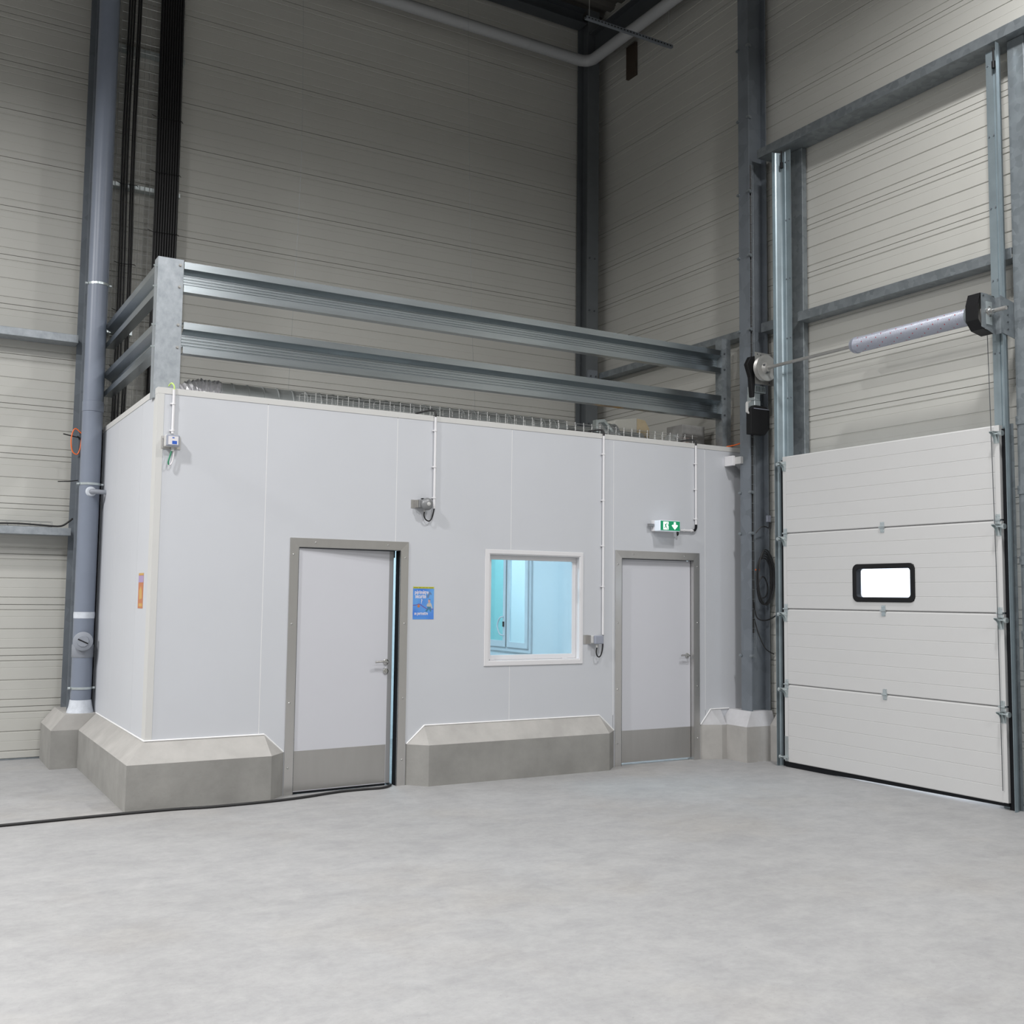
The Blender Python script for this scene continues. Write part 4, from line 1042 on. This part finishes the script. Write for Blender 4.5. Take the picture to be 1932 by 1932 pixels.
# jamb posts behind the tracks
j = thing('jamb_post', (6.22, -.75, 0), 'flat galvanised jamb post behind the door track next to the tall column', 'post')
MB().box(6.19, 6.255, -.66, -.858, 0.0, 6.333).build('post_body', 'galv', j, bevel=.004)
j = thing('jamb_post', (6.22, -3.45, 0), 'galvanised jamb post beyond the door track with the drum plate', 'post')
MB().box(6.10, 6.14, -3.27, -3.42, 0.0, 6.333).build('post_face', 'galv', j, bevel=.003)
MB().box(6.12, 6.255, -3.422, -3.62, 0.0, 6.333).build('post_body', 'galv_bright', j, bevel=.004)
for z in (1.35, 1.95, 2.52, 3.09):
    MB().box(6.092, 6.0995, -3.265, -3.40, z, z + .07).build('fixing_strap', 'galv', j)
# lifting cable
o = MB().tube([(5.965, -3.115, 4.0), (5.972, -3.14, 2.0), (5.972, -3.15, .15)], .003, 6).build('lifting_cable', 'steel_dark'); tag(o, 'thin steel lifting cable hanging down the far edge of the sectional door', 'cable')

# spring shaft assembly
SX, SZ = 5.87, 4.008
sh = thing('torsion_shaft', (SX, -1.9, SZ - .15), 'steel shaft with grey coil spring and cable drums above the sectional door', 'shaft')
MB().cyl((SX, -.55, SZ), (SX, -3.36, SZ), .0165, 16).build('shaft_tube', 'cast', sh)
nco = 118; pp = []
Ls = 1.20
for i in range(nco):
    a = Ls * i / nco; d = Ls / nco
    pp += [(a, .0705), (a + d * .25, .073), (a + d * .75, .073)]
pp.append((Ls, .0705))
spg = MB().lathe((SX, -1.825, SZ), (0, -1, 0), pp, 36).build('coil_spring', 'spring', sh)
MB().lathe((SX, -1.79, SZ), (0, -1, 0), [(0, .05), (.0, .064), (.012, .066), (.014, .072), (.03, .074), (.034, .078), (.05, .078)], 32).build('winding_cone', 'spring', sh)
for a in range(4):
    th = PI / 4 + a * PI / 2
    MB().cyl((SX + .045 * math.cos(th), -1.79, SZ + .045 * math.sin(th)), (SX + .045 * math.cos(th), -1.778, SZ + .045 * math.sin(th)), .008, 8).build('set_screw', 'black', sh)
MB().lathe((SX, -3.02, SZ), (0, -1, 0), [(0, .078), (.03, .078), (.034, .06), (.06, .055)], 28).build('spring_plug', 'galv', sh)
# red painted stripe wound around the spring, seen as dots
mb = MB()
for i in range(110):
    a = .04 + (Ls - .07) * i / 110; th = i * 2 * PI / 5.35
    cx, cz = math.cos(th), math.sin(th); u = Vector((-cz, 0, cx)); c0 = Vector((SX + .0736 * cx, -1.825 - a, SZ + .0736 * cz))
    vv = [c0 + u * .0055 * math.cos(q) + Vector((0, 1, 0)) * .0055 * math.sin(q) for q in [2 * PI * k / 6 for k in range(6)]]
    mb.add(vv, [tuple(range(6))])
mb.build('red_marks', 'red', spg)
def drum(y, sgn):
    pp = [(0, .04), (0, .118)]
    for i in range(6): pp += [(.006 + .009 * i, .126), (.011 + .009 * i, .120)]
    pp += [(.064, .135), (.070, .135), (.070, .118), (.062, .095), (.058, .06), (.075, .045), (.095, .04)]
    return MB().lathe((SX, y, SZ), (0, -sgn, 0), pp, 40)
MBd = drum(-.59, 1).build('cable_drum', 'cast', sh)
for a in range(3):
    th = .5 + a * 2 * PI / 3
    MB().cyl((SX + .048 * math.cos(th), -.645, SZ + .048 * math.sin(th)), (SX + .048 * math.cos(th), -.672, SZ + .048 * math.sin(th)), .010, 8).build('drum_screw', 'steel_dark', MBd)
drum(-3.11, 1).build('cable_drum', 'cast', sh)
lp = thing('bearing_plate', (5.93, -.56, 3.85), 'pale steel bearing plate holding the shaft beside the tall column', 'plate')
MB().box(5.80, 6.04, -.563, -.557, 3.855, 4.185).build('plate_body', 'cast', lp)
MB().box(6.036, 6.06, -.65, -.557, 3.855, 4.185).build('plate_flange', 'cast', lp)
pr2 = None
for x, z in ((5.83, 4.165), (5.875, 4.16), (5.99, 3.88)):
    MB().cyl((x, -.563, z), (x, -.568, z), .006, 8).build('bolt', 'steel_dark', lp)
rp_ = thing('bearing_plate', (5.93, -3.22, 3.85), 'pale steel bearing plate with black drum guard at the far end of the shaft', 'plate')
MB().prism([(5.775, 3.875), (5.775, 4.155), (5.85, 4.155), (5.957, 4.135), (5.957, 3.83), (5.93, 3.835)], 'y', -3.2, -3.206).build('plate_body', 'galv', rp_)
MB().lathe((SX, -3.206, SZ), (0, -1, 0), [(0, .045), (.006, .045), (.008, .03), (.03, .028), (.03, .018), (.06, .017)], 24).build('shaft_bearing', 'chrome', rp_)
MB().prism([(5.93, 4.14), (6.13, 4.10), (6.13, 3.80), (5.93, 3.835)], 'y', -3.264, -3.269).box(5.951, 5.957, -3.268, -3.2005, 3.832, 4.134).build('plate_wing', 'galv', rp_)
MB().box(5.83, 5.90, -3.2065, -3.212, 3.90, 4.09).build('bearing_pad', 'zinc', rp_)
for x, z in ((6.02, 4.06), (6.02, 3.99), (6.02, 3.93), (6.02, 3.87), (5.80, 4.135)):
    yq = -3.206 if x < 5.9 else -3.269
    MB().cyl((x, yq, z), (x, yq - .005, z), .008, 8).build('bolt', 'steel_dark', rp_)
MB().prism([(5.77, 4.155), (5.735, 4.06), (5.735, 3.93), (5.80, 3.86), (5.93, 3.835), (5.93, 3.84), (5.803, 3.866), (5.741, 3.933), (5.741, 4.058), (5.776, 4.15)], 'y', -3.199, -3.085).build('drum_guard', 'black', rp_)
MB().prism([(5.74, 4.06), (5.77, 4.155), (5.95, 4.15), (5.95, 4.14), (5.775, 4.145), (5.747, 4.06)], 'y', -3.199, -3.085).build('drum_guard', 'black', rp_)

# motor unit below the left plate
mo = thing('door_operator', (5.92, -.45, 3.34), 'black door operator motor box with a finned gear head', 'motor')
MB().prism([(5.80, 3.345), (5.99, 3.345), (6.055, 3.415), (6.055, 3.605), (6.00, 3.645), (5.865, 3.645), (5.80, 3.605)], 'y', -.50, -.425).build('motor_case', 'black', mo, bevel=.004)
MB().box(5.835, 6.05, -.502, -.5005, 3.610, 3.616).build('case_seam', 'box_grey', mo)
MB().box(5.855, 5.935, -.495, -.40, 3.646, 3.70).build('gear_foot', 'zinc', mo, bevel=.005)
MB().box(5.845, 5.925, -.50, -.39, 3.70, 3.775).build('gear_head', 'zinc', mo, bevel=.004)
fp = None
for i in range(7):
    m1 = MB().box(5.845 + .022 * i, 5.853 + .022 * i, -.515, -.40, 3.785, 3.85)
    if fp is None: fp = m1.build('cooling_fin', 'zinc', mo); fo = WORLD[fp.name]
    else: link_copy(fp, mo, (fo[0] + .022 * i, fo[1], fo[2]))
MB().box(5.845, 5.985, -.517, -.398, 3.777, 3.785).build('fin_plate', 'zinc', mo)
MB().prism([(5.775, 3.68), (5.83, 3.70), (5.83, 3.685), (5.79, 3.665), (5.79, 3.585), (5.80, 3.57), (5.80, 3.555), (5.765, 3.572), (5.765, 3.66)], 'y', -.47, -.455).build('motor_bracket', 'box_pale', mo)
bg_ = thing('belt_guard', (5.80, -.5, 3.68), 'curved black cover behind the cable drum beside the tall column', 'cover')
MB().prism([(5.70, 4.05), (5.745, 4.13), (5.82, 4.15), (5.81, 3.86), (5.80, 3.715), (5.768, 3.715), (5.75, 3.92)], 'y', -.50, -.552).build('cover_shell', 'black', bg_, bevel=.006)

# cables in the column hollow
ct = thing('cable_tray', (6.0, -.29, 1.0), 'narrow wire cable tray running up the hollow of the tall column', 'cable tray')
mb = MB()
for xx in (5.972, 6.0, 6.022): mb.tube([(xx, -.312, 1.0), (xx, -.312, 6.3)], .0016, 4, smooth=False)
z = 1.05
while z < 6.3: mb.tube([(5.97, -.312, z), (6.024, -.312, z)], .0016, 4, smooth=False); z += .1
mb.build('wire_mesh', 'galv', ct)
for i in range(4):
    xx = 5.977 + .012 * i
    pts = [(xx + .001 * math.sin(z * 2), -.296 + .002 * math.sin(z * 3), z) for z in [1.3 + .25 * k for k in range(21)]]
    o = MB().tube(pts, .0058, 6).build('cable', 'cable'); tag(o, 'black cable running up the hollow of the tall column', 'cable', 'black cables in the column hollow')
mb = MB()
for i in range(5):
    rx, rz = .105 + .008 * (i % 3), .24 + .012 * i; cx = 6.115 + .004 * i
    mb.tube([(cx + rx * math.sin(th) + .004 * math.sin(3 * th + i), -.336 - .0045 * i + .004 * math.cos(2 * th), 1.84 + .01 * i + rz * math.cos(th)) for th in [2 * PI * j / 36 for j in range(36)]], .0075, 6, closed=True)
mb.tube(crom([(6.02, -.33, 1.75), (6.06, -.335, 1.86), (6.12, -.335, 1.88), (6.17, -.335, 1.78), (6.14, -.335, 1.68), (6.06, -.335, 1.66)], 6), .007, 6)
mb.tube(crom([(6.0, -.31, 1.62), (6.02, -.325, 1.47), (6.10, -.34, 1.43), (6.20, -.35, 1.45), (6.25, -.4, 1.50)], 6), .008, 6)
mb.tube(crom([(6.0, -.31, 1.45), (6.05, -.325, 1.28), (6.13, -.335, 1.14), (6.24, -.345, 1.08)], 6), .006, 6)
o = mb.build('cable_coil', 'cable'); tag(o, 'coil of black cable hung in the hollow of the tall column', 'cable')
o = MB().tube([(6.0, -.335, 1.955), (6.05, -.338, 1.955)], .008, 6).build('cable_connector', 'orange'); tag(o, 'tiny orange connector on the black cable coil', 'connector')
b = thing('sensor_box', (6.18, -.30, 2.43), 'small grey box with black lead on the column beside the door track', 'box')
MB().box(6.165, 6.215, -.345, -.321, 2.46, 2.53).build('box_body', 'box_grey', b, bevel=.004)
MB().tube(crom([(6.03, -.312, 2.34), (6.08, -.33, 2.40), (6.14, -.335, 2.41), (6.19, -.333, 2.40), (6.205, -.333, 2.46)], 6).__add__([]), .006, 6).build('lead', 'cable', b)

# ================================================================== HIGH UP IN THE CORNER
ip = thing('insulated_pipe', (3, 2.55, 8.6), 'grey wrapped pipe turning the corner high under the roof', 'pipe')
MB().tube([(-17.9, 2.56, 8.66), (4.9, 2.56, 8.665)], .072, 20).build('pipe_run', 'insul', ip)
MB().tube([(4.902, 2.56, 8.665)] + crom([(5.72, 2.56, 8.665), (5.80, 2.52, 8.665), (5.84, 2.44, 8.665)], 4) + [(5.845, -14.9, 8.60)], .072, 20).build('pipe_run', 'insul', ip)
ht = thing('strut_channel', (5.35, 1.0, 8.19), 'perforated strut channel hung on thin rods near the roof', 'strut')
MB().prism([(.98, 8.19), (1.02, 8.19), (1.02, 8.225), (1.016, 8.225), (1.016, 8.194), (.984, 8.194), (.984, 8.225), (.98, 8.225)], 'x', 4.735, 5.98).build('channel_body', 'steel_col', ht)
mb = MB(); x = 4.76
while x < 5.95: mb.box(x, x + .02, .9792, .98, 8.20, 8.213); x += .045
mb.build('slot_row', 'black', ht)
for x in (4.785, 5.932): MB().cyl((x, 1.0, 8.194), (x, 1.0, 9.53), .004, 6).build('hanger_rod', 'wire', ht)
o = MB().box(6.225, 6.265, 2.06, 2.25, 8.40, 8.835).build('dark_board', 'brown'); tag(o, 'dark brown board fixed high on the side wall under the wrapped pipe', 'board')
